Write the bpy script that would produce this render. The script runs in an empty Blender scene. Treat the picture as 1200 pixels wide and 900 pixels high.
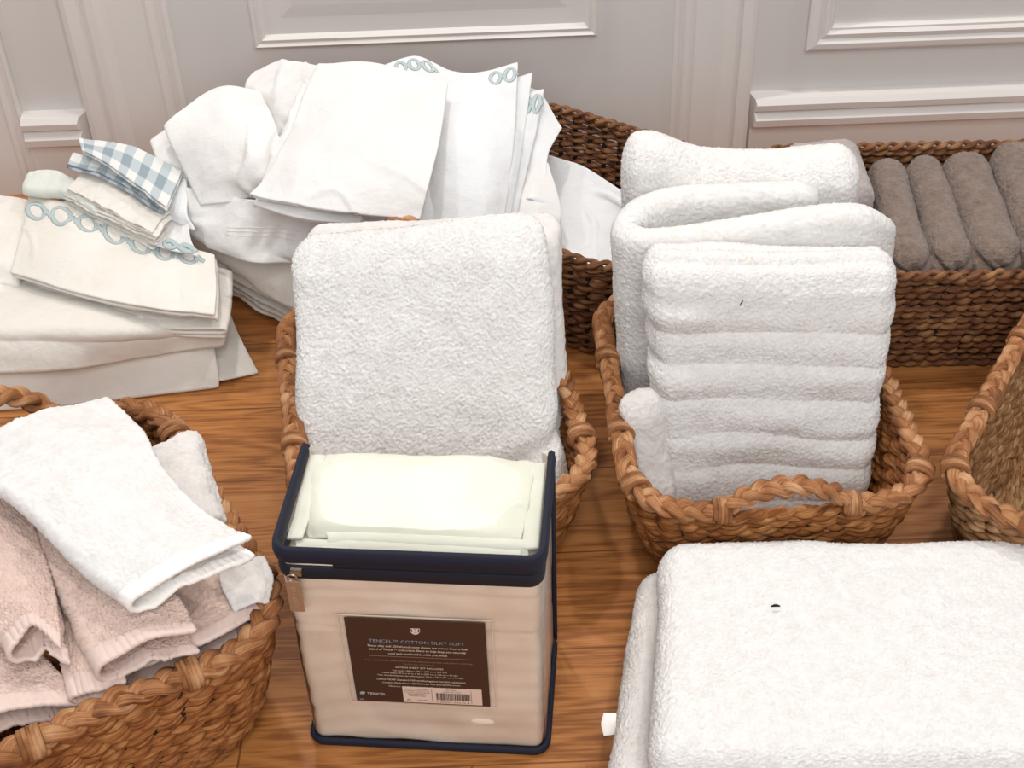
import bpy, math, random
import numpy as np
from math import sin, cos, tan, pi, radians
C = bpy.context.scene.collection
rng = np.random.default_rng(7)
# ------------------------------------------------------------------ camera
F, PITCH, ROLL, CH = 1550.0, radians(38.5), radians(2.2), 1.31
_f = np.array([0, cos(PITCH), -sin(PITCH)]); _u = np.array([0, sin(PITCH), cos(PITCH)]); _r = np.array([1., 0, 0])
CX = cos(ROLL)*_r - sin(ROLL)*_u; CY = sin(ROLL)*_r + cos(ROLL)*_u
C0 = np.array([0, 0, CH])
def ray(px, py): return CX*(px-600)/F - CY*(py-450)/F + _f
def at(px, py, z):
    d = ray(px, py); return C0 + d*(z-CH)/d[2]
def aty(px, py, Y):
    d = ray(px, py); return C0 + d*Y/d[1]
def Gz(rows): return np.array([[at(*p) for p in r] for r in rows])
def Gy(rows): return np.array([[aty(*p) for p in r] for r in rows])
# ------------------------------------------------------------------ noise
def _h(i, j, k, s):
    n = (i*374761393 + j*668265263 + k*2147483647 + s*1274126177) & 0xffffffff
    n = ((n ^ (n >> 13))*1274126177) & 0xffffffff
    n = ((n ^ (n >> 16))*2246822519) & 0xffffffff
    return ((n ^ (n >> 15)) & 0xffff)/32767.5 - 1.0
def noise(p, s=0):
    p = np.asarray(p, float); q = np.floor(p).astype(np.int64); f = p-q; f = f*f*f*(f*(f*6-15)+10)
    r = 0
    for a in (0, 1):
        for b in (0, 1):
            for c in (0, 1):
                w = (f[..., 0] if a else 1-f[..., 0])*(f[..., 1] if b else 1-f[..., 1])*(f[..., 2] if c else 1-f[..., 2])
                r = r + w*_h(q[..., 0]+a, q[..., 1]+b, q[..., 2]+c, s)
    return r
def fbm(p, s=0, o=3):
    r = 0; a = 1.0
    for k in range(o):
        r = r + a*noise(np.asarray(p)*2**k, s+k*17); a *= .5
    return r
# ------------------------------------------------------------------ mesh output
def unit(v): return v/np.maximum(np.linalg.norm(v, axis=-1, keepdims=True), 1e-12)
def vnormals(V, Q):
    n = np.cross(V[Q[:, 2]]-V[Q[:, 0]], V[Q[:, 3]]-V[Q[:, 1]]) if Q.shape[1] == 4 else np.cross(V[Q[:, 1]]-V[Q[:, 0]], V[Q[:, 2]]-V[Q[:, 0]])
    N = np.zeros_like(V)
    for k in range(Q.shape[1]): np.add.at(N, Q[:, k], n)
    return unit(N)
def add(name, V, faces, mat, parent=None, uv=None, smooth=True, tuft=None, origin=None):
    """one mesh object; tuft=(amplitude, sideways jitter, seed) raises a terry pile"""
    V = np.asarray(V, float); fl = [np.asarray(f, int) for f in faces if len(f)]
    N = None
    if tuft:                                   # terry pile: fine loops pushed out of the surface
        amp, lat, seed = tuft
        N0 = np.zeros_like(V)
        for f in fl: N0 += vnormals(V, f)
        N0 = unit(N0)
        g = .18*noise(V*110, 90+seed)+.75*noise(V*290, 91+seed)
        patch = .75+.5*noise(V*28, 92+seed)
        V = V+N0*(amp*(g*patch+.62*rng.normal(size=len(V))))[:, None]+rng.normal(size=V.shape)*lat
    me = bpy.data.meshes.new(name)
    me.vertices.add(len(V)); me.vertices.foreach_set('co', V.ravel())
    li = np.concatenate([f.ravel() for f in fl]); tot = np.concatenate([np.full(len(f), f.shape[1]) for f in fl])
    me.loops.add(len(li)); me.loops.foreach_set('vertex_index', li.astype(np.int32))
    me.polygons.add(len(tot)); st = np.concatenate([[0], np.cumsum(tot)[:-1]])
    me.polygons.foreach_set('loop_start', st.astype(np.int32))
    me.polygons.foreach_set('use_smooth', np.full(len(tot), smooth))
    if uv is not None:
        l = me.uv_layers.new(name='UVMap'); l.data.foreach_set('uv', np.asarray(uv, float)[li].ravel())
    me.update(calc_edges=True)
    if N is not None: me.normals_split_custom_set_from_vertices(N.tolist())
    me.materials.append(mat)
    o = bpy.data.objects.new(name, me); C.objects.link(o)
    if parent is not None: o.parent = parent
    return o
def tag(o, label=None, cat=None, group=None, kind=None):
    for k, v in (('label', label), ('category', cat), ('group', group), ('kind', kind)):
        if v: o[k] = v
    return o
def empty(name, label, cat, group=None, loc=(0, 0, 0), rz=0):
    o = bpy.data.objects.new(name, None); C.objects.link(o); o.empty_display_size = .05
    o.location = loc; o.rotation_euler = (0, 0, rz)
    return tag(o, label, cat, group)
LAST = {}
# ------------------------------------------------------------------ surfaces
def _cr(P, n):
    """Catmull-Rom along axis 0 -> n samples"""
    P = np.asarray(P, float); R = len(P)
    if R == 2:
        t = np.linspace(0, 1, n).reshape((-1,)+(1,)*(P.ndim-1)); return P[0]*(1-t)+P[1]*t
    E = np.concatenate([[2*P[0]-P[1]], P, [2*P[-1]-P[-2]]])
    t = np.linspace(0, R-1, n); i = np.minimum(t.astype(int), R-2); f = (t-i).reshape((-1,)+(1,)*(P.ndim-1))
    a, b, c, d = E[i], E[i+1], E[i+2], E[i+3]
    return .5*(2*b+(c-a)*f+(2*a-5*b+4*c-d)*f**2+(3*b-a-3*c+d)*f**3)
def surf(G, res=.006, nu=None, nv=None):
    G = np.asarray(G)
    lu = np.linalg.norm(np.diff(G, axis=0), axis=-1).sum(0).max(); lv = np.linalg.norm(np.diff(G, axis=1), axis=-1).sum(1).max()
    nu = nu or max(4, int(lu/res)); nv = nv or max(4, int(lv/res))
    return np.swapaxes(_cr(np.swapaxes(_cr(G, nu), 0, 1), nv), 0, 1)
def normals(P):
    du = np.gradient(P, axis=0); dv = np.gradient(P, axis=1); return unit(np.cross(du, dv))
def grid_uv(P):
    u = np.concatenate([[0], np.cumsum(np.linalg.norm(np.diff(P, axis=0), axis=-1).mean(1))])
    v = np.concatenate([[0], np.cumsum(np.linalg.norm(np.diff(P, axis=1), axis=-1).mean(0))])
    return np.stack(np.meshgrid(u, v, indexing='ij'), -1)
def solid(P, t, seg=4):
    """closed sheet of thickness t with a rounded rim. returns V, Q, uv, rowfrac"""
    nu, nv = P.shape[:2]; N = normals(P); U = grid_uv(P); seg = max(seg, int(pi*t/2/.0024))
    I = np.arange(nu*nv).reshape(nu, nv)
    top = P+N*t/2; bot = P-N*t/2
    q = np.stack([I[:-1, :-1], I[1:, :-1], I[1:, 1:], I[:-1, 1:]], -1).reshape(-1, 4)
    V = [top.reshape(-1, 3), bot.reshape(-1, 3)]; Q = [q, q[:, ::-1]+nu*nv]; uv = [U.reshape(-1, 2)]*2
    ii = np.concatenate([np.arange(nu-1), np.full(nv-1, nu-1), np.arange(nu-1, 0, -1), np.zeros(nv-1, int)])
    jj = np.concatenate([np.zeros(nu-1, int), np.arange(nv-1), np.full(nu-1, nv-1), np.arange(nv-1, 0, -1)])
    i2 = np.clip(ii, 1, nu-2); j2 = np.clip(jj, 1, nv-2)
    o = unit(P[ii, jj]-P[i2, j2]); n = N[ii, jj]; m = len(ii)
    prev = I[ii, jj]; base = 2*nu*nv
    for k in range(1, seg+1):
        a = pi*k/seg
        if k < seg:
            V.append(P[ii, jj]+o*t/2*sin(a)+n*t/2*cos(a)); uv.append(U[ii, jj]); cur = base+np.arange(m); base += m
        else: cur = I[ii, jj]+nu*nv
        Q.append(np.stack([prev, cur, np.roll(cur, -1), np.roll(prev, -1)], -1)); prev = cur
    rf = [np.repeat(np.linspace(0, 1, nu), nv)]*2+[np.linspace(0, 1, nu)[ii]]*(seg-1)
    return np.concatenate(V), np.concatenate(Q)[:, ::-1] if False else np.concatenate(Q), np.concatenate(uv), np.concatenate(rf)
def folded(P, layers, gap, start='right', grow=.0, jit=.004, seed=0, turn=7):
    """zig-zag P (rows x cols) into stacked layers below it, joined by round turns along the sides"""
    gap = np.linspace(gap[0], gap[1], len(P))[:, None, None] if isinstance(gap, tuple) else gap; g1 = gap[:, 0] if not np.isscalar(gap) else gap
    N = normals(P); nu, nv = P.shape[:2]; out = []; r = np.random.default_rng(seed)
    d = -1 if start == 'right' else 1
    for k in range(layers):
        e = r.uniform(-jit, jit); L = P - N*(gap*k)
        side = unit(P[:, -1]-P[:, 0])[:, None]
        L = L + side*e + unit(P[-1]-P[0])[None]*r.uniform(-jit, jit)*np.linspace(0, 1, nu)[:, None, None]
        cols = L[:, ::d]; out.append(cols)
        if k < layers-1:
            c = cols[:, -1]; s = unit(cols[:, -1]-cols[:, -4]); n = N[:, ::d][:, -1]
            for q in range(1, turn):
                a = pi*q/turn
                out.append((c + s*(g1*.5*sin(a)) - n*(g1*.5*(1-cos(a))))[:, None])
        d = -d
    R = np.concatenate(out, 1)
    return R
def wrinkle(P, amp, sc, seed=0, o=3, an=(1, 1, 1), crease=0):
    N = normals(P); Q = P*np.array(an)*sc; w = fbm(Q, seed, o)
    if crease:
        W = P*sc*1.5+.35*np.stack([noise(Q, seed+3), noise(Q, seed+4), noise(Q, seed+5)], -1)
        w = w+crease*((1-np.minimum(1, np.abs(noise(W*np.array([1, .55, 1]), seed+9))*5))**1.5)*np.clip(noise(P*sc*.9, seed+8)+.25, 0, 1)*1.6
    return P+N*(amp*w)[..., None]
def cloth(name, G, mat, t=.004, res=.006, wr=.002, sc=14, an=(1, 1, 1), seed=0, layers=1, gap=.006, start='right', parent=None,
          tuft=None, hem=0, hem_mat=None, jit=.004, ridge=None, turn=7, crease=0):
    P = surf(G, res)
    if ridge is not None: P = ridge(P)
    if wr: P = wrinkle(P, wr, sc, seed, 3, an, crease)
    LAST['P'] = P
    if layers > 1: P = folded(P, layers, gap, start, jit=jit, seed=seed, turn=turn)
    if hem:
        k = max(2, int(len(P)*(1-hem)))
        V, Q, uv, rf = solid(P[:k+1], t)
        o = add(name, V, [Q], mat, parent, uv, tuft=tuft)
        H = P[k-1:]; H = H+normals(H)*(.0004*(np.sin(np.concatenate([[0], np.cumsum(np.linalg.norm(np.diff(H[0], axis=0), axis=1))])*2*pi/.0085)))[None, :, None]; V, Q, uv, rf = solid(H, t*1.15)
        add('hem', V, [Q], hem_mat or mat, o, uv)
        return o
    V, Q, uv, rf = solid(P, t)
    return add(name, V, [Q], mat, parent, uv, tuft=tuft)
def lattice(n):
    nx, ny, nz = n; Fc = []
    def face(ax, val, flip):
        a, b = [k for k in range(3) if k != ax]
        ia, ib = np.meshgrid(np.arange(n[a]+1), np.arange(n[b]+1), indexing='ij')
        p = np.zeros(ia.shape+(3,), int); p[..., a] = ia; p[..., b] = ib; p[..., ax] = val
        key = (p[..., 0]*(ny+1)+p[..., 1])*(nz+1)+p[..., 2]
        q = np.stack([key[:-1, :-1], key[1:, :-1], key[1:, 1:], key[:-1, 1:]], -1).reshape(-1, 4)
        return q[:, ::-1] if flip else q
    for ax in range(3):
        f = ax == 1
        Fc += [face(ax, 0, not f), face(ax, n[ax], f)]
    Q = np.concatenate(Fc); u, inv = np.unique(Q, return_inverse=True)
    ijk = np.stack([u//((ny+1)*(nz+1)), (u//(nz+1)) % (ny+1), u % (nz+1)], -1)
    return ijk, inv.reshape(-1, 4)
def slab(name, BL, BR, TL, TR, back, mat, r=.03, res=.006, disp=None, parent=None, tuft=None, backtop=None, wr=.003, sc=12, seed=0, pinch=0):
    """soft rounded block: front face by its four corners, thickness by vector(s) towards the back"""
    BL, BR, TL, TR, back = map(np.array, (BL, BR, TL, TR, back)); bt = np.array(back if backtop is None else backtop)
    h = np.array([np.linalg.norm((BR+TR-BL-TL)/2), np.linalg.norm((back+bt)/2), np.linalg.norm((TL+TR-BL-BR)/2)])/2
    n = np.maximum(3, (2*h/res).astype(int)); ijk, Q = lattice(n)
    p = (ijk/n*2-1)*h; rr = np.minimum(np.full(3, r) if np.isscalar(r) else np.array(r), h*.98)
    inn = np.clip(p, -(h-rr), h-rr); d = (p-inn)/rr; p = inn + rr*unit(d)*np.minimum(1, np.linalg.norm(d, axis=1))[:, None]
    s = (p/h+1)/2; x, y, z = s[:, :1], s[:, 1:2], s[:, 2:]
    fr = (BL*(1-x)+BR*x)*(1-z)+(TL*(1-x)+TR*x)*z
    V = fr + y*(back*(1-z)+bt*z)
    N = vnormals(V, Q)
    if wr: V = V+N*(wr*fbm(V*sc, seed, 3))[:, None]
    if disp is not None: V = V+disp(s, V, N)
    uv = np.stack([s[:, 0]*2*h[0], s[:, 2]*2*h[2]+s[:, 1]*2*h[1]], 1)
    return add(name, V, [Q], mat, parent, uv, tuft=tuft)
# ------------------------------------------------------------------ tubes, ropes, plaits
def tube(path, rad, sides=6, closed=False, up=(0, 0, 1), flat=1.0, seed=0., fib=0.):
    """rad scalar/array; flat scales the along-up radius. returns V,Q,uv"""
    P = np.asarray(path, float); n = len(P)
    T = unit(np.roll(P, -1, 0)-np.roll(P, 1, 0)) if closed else unit(np.gradient(P, axis=0))
    up = np.broadcast_to(np.array(up, float), P.shape); S = unit(np.cross(T, up)); B = np.cross(S, T)
    a = np.arange(sides)*2*pi/sides; rad = np.broadcast_to(np.asarray(rad, float), (n,))[:, None, None]
    if fib:
        sl = np.concatenate([[0], np.cumsum(np.linalg.norm(np.diff(P, axis=0), axis=1))])
        q = np.stack(np.broadcast_arrays(sl[:, None]*14, np.arange(sides)[None]*1.7+seed*3, np.zeros(1)), -1)
        rad = rad*(1+fib*noise(q, 5))[..., None]
    V = P[:, None]+rad*(S[:, None]*np.cos(a)[None, :, None]+B[:, None]*(flat*np.sin(a))[None, :, None])
    I = np.arange(n*sides).reshape(n, sides); J = np.roll(I, -1, 1)
    if closed: q = np.stack([I, J, np.roll(J, -1, 0), np.roll(I, -1, 0)], -1).reshape(-1, 4)
    else: q = np.stack([I[:-1], J[:-1], J[1:], I[1:]], -1).reshape(-1, 4)
    u = np.concatenate([[0], np.cumsum(np.linalg.norm(np.diff(P, axis=0), axis=1))])+seed
    uv = np.stack([np.repeat(u, sides), np.tile(np.arange(sides)/sides, n)], 1)
    Vf = V.reshape(-1, 3)
    faces = [q]
    if not closed:
        c = len(Vf); Vf = np.concatenate([Vf, P[:1], P[-1:]]); uv = np.concatenate([uv, uv[:1], uv[-1:]])
        k = np.arange(sides)
        faces.append(np.stack([np.full(sides, c), (k+1) % sides, k], 1)); faces.append(np.stack([np.full(sides, c+1), I[-1], J[-1]], 1))
    return Vf, faces, uv
class MB:
    def __init__(s): s.V = []; s.Q = []; s.T = []; s.U = []; s.n = 0
    def put(s, V, faces, uv=None):
        for f in faces:
            f = np.asarray(f); (s.Q if f.shape[1] == 4 else s.T).append(f+s.n)
        s.V.append(V); s.U.append(np.zeros((len(V), 2)) if uv is None else uv); s.n += len(V); return s
    def box(s, x0, x1, y0, y1, z0, z1):
        V = np.array([[x, y, z] for x in (x0, x1) for y in (y0, y1) for z in (z0, z1)], float)
        return s.put(V, [np.array([[0, 1, 3, 2], [4, 6, 7, 5], [0, 4, 5, 1], [2, 3, 7, 6], [0, 2, 6, 4], [1, 5, 7, 3]])])
    def build(s, name, mat, parent=None, smooth=True):
        return add(name, np.concatenate(s.V), ([np.concatenate(s.Q)] if s.Q else [])+([np.concatenate(s.T)] if s.T else []), mat, parent, np.concatenate(s.U), smooth)
def resample(P, step, closed=False):
    P = np.asarray(P, float); 
    if closed: P = np.concatenate([P, P[:1]])
    s = np.concatenate([[0], np.cumsum(np.linalg.norm(np.diff(P, axis=0), axis=1))])
    n = max(8, int(s[-1]/step)); t = np.linspace(0, s[-1], n+1)
    if closed: t = t[:-1]
    return np.stack([np.interp(t, s, P[:, k]) for k in range(3)], 1), t, s[-1]
def plait(mb, path, a, b, pitch, rs, closed=False, sides=7, step=.004, flat=.8, out=None, taper=False, kind='plait', fib=0.):
    P, t, L = resample(path, step, closed)
    if closed: pitch = L/max(1, round(L/pitch))
    T = unit(np.roll(P, -1, 0)-np.roll(P, 1, 0)) if closed else unit(np.gradient(P, axis=0))
    S = unit(np.cross(T, np.array([0, 0, 1.]))); B = np.cross(S, T)
    ns = 3 if kind == 'plait' else 2
    for j in range(ns):
        th = 2*pi*(t/pitch+j/ns)
        if kind == 'plait': off = S*(a*np.sin(th))[:, None]+B*(b*np.sin(2*th))[:, None]
        else: off = S*(a*np.cos(th))[:, None]+B*(b*np.sin(th))[:, None]
        w = rs*(1+.16*noise(np.stack([t*22, t*0+j*3.1, t*0+mb.n*.01], -1)))
        if kind == 'plait': w = w*(.82+.3*np.abs(np.cos(th)))
        else: w = w*(.48+.66*np.abs(np.cos(th+.5*noise(np.stack([t*9, t*0, t*0+j], -1), 31)))**.8)
        if taper: w = w*np.clip(np.minimum(t, L-t)/.015, .3, 1)
        mb.put(*tube(P+off, w, sides, closed, flat=flat, seed=rng.uniform(0, 50), fib=fib))
def rrect(w, d, r, n=360):
    """rounded rectangle, starts mid-front (0,-d/2), counter-clockwise; 2-D points"""
    r = min(r, w/2-1e-3, d/2-1e-3); pts = [(0, -d/2), (w/2-r, -d/2)]
    for cx, cy, a0 in ((w/2-r, -d/2+r, -90), (w/2-r, d/2-r, 0), (-w/2+r, d/2-r, 90), (-w/2+r, -d/2+r, 180)):
        for k in range(0, 13): pts.append((cx+r*cos(radians(a0+k*7.5)), cy+r*sin(radians(a0+k*7.5))))
    P = np.array([(x, y, 0) for x, y in pts]); Q, t, L = resample(P, 1, True) if False else (None, None, None)
    P2 = np.concatenate([P, P[:1]]); s = np.concatenate([[0], np.cumsum(np.linalg.norm(np.diff(P2, axis=0), axis=1))])
    t = np.linspace(0, s[-1], n, endpoint=False)
    return np.stack([np.interp(t, s, P2[:, 0]), np.interp(t, s, P2[:, 1])], 1), t, s[-1]
def basket(name, label, group, loc, rz, w, d, h, r=.08, taper=.05, bulge=.6, rows=None, row_h=.0076, wm=None, rim_m=None, handle_hw=.085,
           arch=.04, ends=True, rim_k=1.0, liner_m=None, pitch=.066, binds=(), gap=1.0, thin_rim=False, step=.005):
    root = empty(name, label, 'basket', group, (loc[0], loc[1], 0), rz)
    def size(z):
        k = (max(z, 0)/h)**bulge; return w-2*taper*(1-k), d-2*taper*(1-k), r
    rows = rows or int(h/row_h); mb = MB()
    for i in range(rows):
        z = .006+(h-.012)*i/(rows-1); a, b, c = size(z); p, t, L = rrect(a, b, c, int(1.4/step))
        P = np.concatenate([p, np.full((len(p), 1), z)], 1); P = np.roll(P, int(i*7.3) % len(P), 0)
        P[:, 2] += .0022*noise(np.stack([P[:, 0]*14, P[:, 1]*14, P[:, 0]*0+i], -1))
        plait(mb, P, .0044*gap**.5, .0024, pitch*(1+.15*sin(i*2.7)), .0052*min(1, gap), True, 8, step, flat=.88, kind='twine', fib=.34)
    mb.build('woven_body', wm, root)
    # hidden stakes the weft is twined round
    st = MB(); p, t, L = rrect(*size(0), 48); ptop, _, _ = rrect(*size(h), 48)
    for k in range(48):
        zz = np.linspace(.004, h-.004, 8); cc = []
        for z in zz:
            q, _, _ = rrect(*size(z), 48); cc.append((*q[k], z))
        st.put(*tube(np.array(cc), .0045, 5, up=(p[k][0], p[k][1], .001) if False else (0.3, 1, .2)))
    st.build('stakes', liner_m or wm, root)
    if liner_m is not None and gap >= 1:      # added dark backing sheet: gap shade put into its colour
        zz = np.linspace(.003, h-.006, 10); V = []
        for z in zz:
            q, _, _ = rrect(*size(z), 120); V.append(np.concatenate([q, np.full((120, 1), z)], 1))
        V = np.array(V); I = np.arange(1200).reshape(10, 120); J = np.roll(I, -1, 1)
        add('gap_shade_backing', V.reshape(-1, 3), [np.stack([I[:-1], J[:-1], J[1:], I[1:]], -1).reshape(-1, 4)], liner_m, root)
    bb = MB(); a, b, c = size(0); k = 0
    while min(a, b) > .012:
        p, t, L = rrect(a, b, min(c, min(a, b)*.35), 160); n1 = max(14, int(L/.009))
        plait(bb, np.concatenate([p, np.full((160, 1), .007)], 1), .004, .003, .05, .006, True, 5, .009, kind='twine'); a -= .017; b -= .017
    bb.build('woven_base', wm, root)
    # rim braid: the two long runs, then an arched braid handle over each end
    n = 720; p, t, L = rrect(*size(h), n); P = np.concatenate([p, np.full((n, 1), h+.004)], 1)
    hw = handle_hw; ra, rb, rs, rp = .0100*rim_k, .0058*rim_k, .0084*rim_k, .086*rim_k
    if ends:
        iL = int(hw/L*n)
        for side, s0 in ((0, 0), (1, n//2)):
            run = P[np.arange(s0+iL, s0+n//2-iL+1) % n]
            m = MB(); plait(m, run, ra, rb, rp, rs, sides=12, fib=.38); m.build('rim_braid', rim_m, root)
        for s0 in (0, n//2):
            ii = np.arange(s0-iL-6, s0+iL+7); H = P[ii % n].copy(); u = np.clip((ii-s0)/iL, -1, 1)
            H[:, 2] += (arch[0 if s0 == 0 else 1] if isinstance(arch, tuple) else arch)*np.clip(1-np.abs(u)**2.4, 0, 1)
            m = MB(); plait(m, H, ra*.95, rb, rp, rs*.95, sides=12, fib=.38); m.build('handle', rim_m, root)
            e = MB(); E = P[np.arange(s0-iL, s0+iL+1) % n].copy(); E[:, 2] = h-.004
            plait(e, E, .003, .003, .04, .0045, kind='twine'); e.build('edge_strand', wm, root)
            binds = tuple(binds)+((s0-iL)/n, (s0+iL)/n)
    else:
        m = MB()
        if thin_rim: plait(m, P, .005, .005, .05, .0055, True, kind='twine')
        else: plait(m, P, ra, rb, rp, rs, True)
        m.build('rim_braid', rim_m, root)
    for f in binds:
        i = int(f*n) % n; T = unit(P[(i+3) % n]-P[i-3]); S = np.cross(T, [0, 0, 1.]); m = MB()
        tt = np.linspace(0, 5, 80); R = .0175*rim_k
        path = P[i]+np.outer((tt/5-.5)*.022, T)+R*1.08*np.outer(np.cos(2*pi*tt), S)+R*.85*np.outer(np.sin(2*pi*tt), [0, 0, 1.])
        m.put(*tube(path, .0034, 5, up=T)); m.build('binding', rim_m, root)
    return root
# ------------------------------------------------------------------ materials
def lin(h):
    h = h.lstrip('#'); c = [int(h[i:i+2], 16)/255 for i in (0, 2, 4)]
    return [x/12.92 if x <= .04045 else ((x+.055)/1.055)**2.4 for x in c]+[1]
class NT:
    def __init__(s, name):
        s.m = bpy.data.materials.new(name); s.m.use_nodes = True; s.t = s.m.node_tree; s.n = s.t.nodes; s.b = s.n['Principled BSDF']; s.out = s.n['Material Output']
    def node(s, ty, ins=None, **kw):
        x = s.n.new(ty)
        for k, v in kw.items(): setattr(x, k, v)
        for k, v in (ins or {}).items():
            if isinstance(v, bpy.types.NodeSocket): s.t.links.new(v, x.inputs[k])
            else: x.inputs[k].default_value = v
        return x
    def link(s, a, b): s.t.links.new(a, b)
    def bsdf(s, **kw):
        for k, v in kw.items():
            k = k.replace('_', ' ')
            if isinstance(v, bpy.types.NodeSocket): s.link(v, s.b.inputs[k])
            else: s.b.inputs[k].default_value = v
    def ramp(s, fac, stops, interp='LINEAR'):
        r = s.node('ShaderNodeValToRGB', {'Fac': fac}); r.color_ramp.interpolation = interp; e = r.color_ramp.elements
        while len(e) > 1: e.remove(e[-1])
        e[0].position, e[0].color = stops[0]
        for p, c in stops[1:]:
            k = e.new(p); k.color = c
        return r.outputs['Color']
    def coord(s, w='Object'): return s.node('ShaderNodeTexCoord').outputs[w]
    def mapped(s, v, scale): return s.node('ShaderNodeMapping', {'Vector': v, 'Scale': scale}).outputs['Vector']
    def noise(s, v, scale, detail=3, rough=.5): return s.node('ShaderNodeTexNoise', {'Vector': v, 'Scale': scale, 'Detail': detail, 'Roughness': rough}).outputs['Fac']
    def bump(s, h, strength=.3, dist=.002, normal=None):
        x = s.node('ShaderNodeBump', {'Height': h, 'Strength': strength, 'Distance': dist})
        if normal is not None: s.link(normal, x.inputs['Normal'])
        return x.outputs['Normal']
    def math(s, op, a, b=0.): return s.node('ShaderNodeMath', {0: a, 1: b}, operation=op).outputs[0]
def m_plain(name, col, rough=.6, metal=0., bump=None, sheen=0.):
    t = NT(name); t.bsdf(Base_Color=lin(col), Roughness=rough, Metallic=metal)
    if sheen: t.bsdf(Sheen_Weight=sheen)
    if bump: t.bsdf(Normal=t.bump(t.noise(t.coord(), bump[0], 4), bump[1], bump[2]))
    return t.m
def m_terry(name, c1, c2):
    t = NT(name); co = t.coord()
    t.bsdf(Base_Color=t.ramp(t.noise(co, 60, 4, .7), [(.3, lin(c2)), (.7, lin(c1))]), Roughness=.95, Sheen_Weight=.25, Sheen_Roughness=.6)
    t.b.inputs['Specular IOR Level'].default_value = .1
    t.bsdf(Normal=t.bump(t.noise(co, 600, 3, .75), .5, .002))
    return t.m
def m_cotton(name, c1, c2, bump=.35):
    t = NT(name); co = t.coord()
    t.bsdf(Base_Color=t.ramp(t.noise(co, 9, 3), [(.35, lin(c2)), (.65, lin(c1))]), Roughness=.8, Sheen_Weight=.1)
    t.b.inputs['Specular IOR Level'].default_value = .2
    b0 = t.bump(t.noise(t.mapped(co, (1.3, .8, 1)), 11, 3, .5), bump*.8, .02); b1 = t.bump(t.noise(t.mapped(co, (1, 1.6, 1)), 30, 5, .55), bump*1.3, .007, b0); b2 = t.bump(t.noise(co, 900, 2), .15, .0006, b1)
    t.bsdf(Normal=b2)
    return t.m
def m_weave(name, dark, mid, light, rough=.55):
    t = NT(name); uv = t.coord('UV'); co = t.coord()
    fib = t.noise(t.mapped(uv, (5, 9, 1)), 3.0, 5, .7); big = t.noise(t.mapped(uv, (22, .3, 1)), 1.3, 2); obj = t.noise(co, 26, 3, .6)
    fine = t.noise(t.mapped(uv, (6, 34, 1)), 2.2, 3, .6)
    f = t.math('ADD', t.math('ADD', t.math('MULTIPLY', fib, .34), t.math('MULTIPLY', fine, .20)), t.math('ADD', t.math('MULTIPLY', big, .40), t.math('MULTIPLY', obj, .14)))
    t.bsdf(Base_Color=t.ramp(f, [(.42, lin(dark)), (.535, lin(mid)), (.65, lin(light))]), Roughness=rough, Normal=t.bump(t.math('ADD', fib, fine), .6, .002))
    t.b.inputs['Specular IOR Level'].default_value = .35
    return t.m
# ================================================================== materials
TW = m_terry('white terry', '#ebeae8', '#dfdcd9'); TW2 = m_terry('soft white terry', '#e8e5e2', '#dbd6d2')
TP = m_terry('pink terry', '#e8d0c4', '#d6b9ac'); TPH = m_plain('pink hem tape', '#dcc6bc', .85, bump=(300, .4, .001))
TB = m_terry('taupe terry', '#8a786d', '#6d5d53'); TL = m_terry('lilac grey terry', '#b9aeab', '#a19693')
TWH = m_plain('white hem tape', '#f7f5f1', .85, bump=(300, .3, .001))
CW = m_cotton('white cotton', '#e6e5e3', '#dedcda'); CC = m_cotton('ivory cotton', '#e7e3dc', '#dfdad1'); CB = m_cotton('cool white cotton', '#e4e5e6', '#dcdee0')
CG = m_cotton('pale green white cotton', '#e0e3dd', '#d7dbd3'); CP = m_cotton('ivory sateen with warm bounce', '#f5e8da', '#eddccb', .15); CI = m_cotton('bright sateen', '#e4e5da', '#dedfd2', .12)  # CP: warm bounce from the wood floor put into the peach tint
EMB = m_plain('blue grey embroidery', '#b3c0c2', .8, bump=(500, .5, .001))
WV = m_weave('natural water hyacinth', '#4a2510', '#a0622f', '#d39c66'); RM = m_weave('water hyacinth braid', '#4f2912', '#a36a3e', '#d6aa7e')
WD = m_weave('dark seagrass', '#2c160a', '#7d4f30', '#b98a5e'); WG = m_weave('weathered hyacinth', '#4a2d17', '#9a6c42', '#d0ab80')
LN = m_plain('weave gap shade', '#2a1608', .9); LND = m_plain('darker weave gap shade', '#20130a', .9)  # shade between the strands, put into a flat dark brown
NAVY = m_plain('navy grosgrain tape', '#0a1027', .75, bump=(600, .5, .001)); NAVY2 = m_plain('navy zip tape', '#070c1c', .7, bump=(900, .5, .001))
METAL = m_plain('brushed nickel', '#b8aca0', .35, 1.); BRONZE = m_plain('bronze metal', '#a8876c', .42, .35)
PAINT = m_plain('satin wall paint', '#d8d4d1', .45, bump=(60, .06, .002)); TRIM = m_plain('gloss trim paint', '#e0dbd7', .35, bump=(40, .05, .002))
CARD = m_plain('brown card', '#3d271c', .5); CREAM = m_plain('cream print', '#e0d0be', .6); BLUEP = m_plain('grey blue print', '#8a95a4', .6); TANP = m_plain('tan print', '#92725a', .6)
STICK = m_plain('pinkish white sticker', '#dcc4b4', .55); BLACKP = m_plain('black print', '#2a1d18', .6); LINT = m_plain('dark lint', '#1a1210', .9); TEAL = m_plain('pale teal print', '#8fa9ad', .6)
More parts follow.
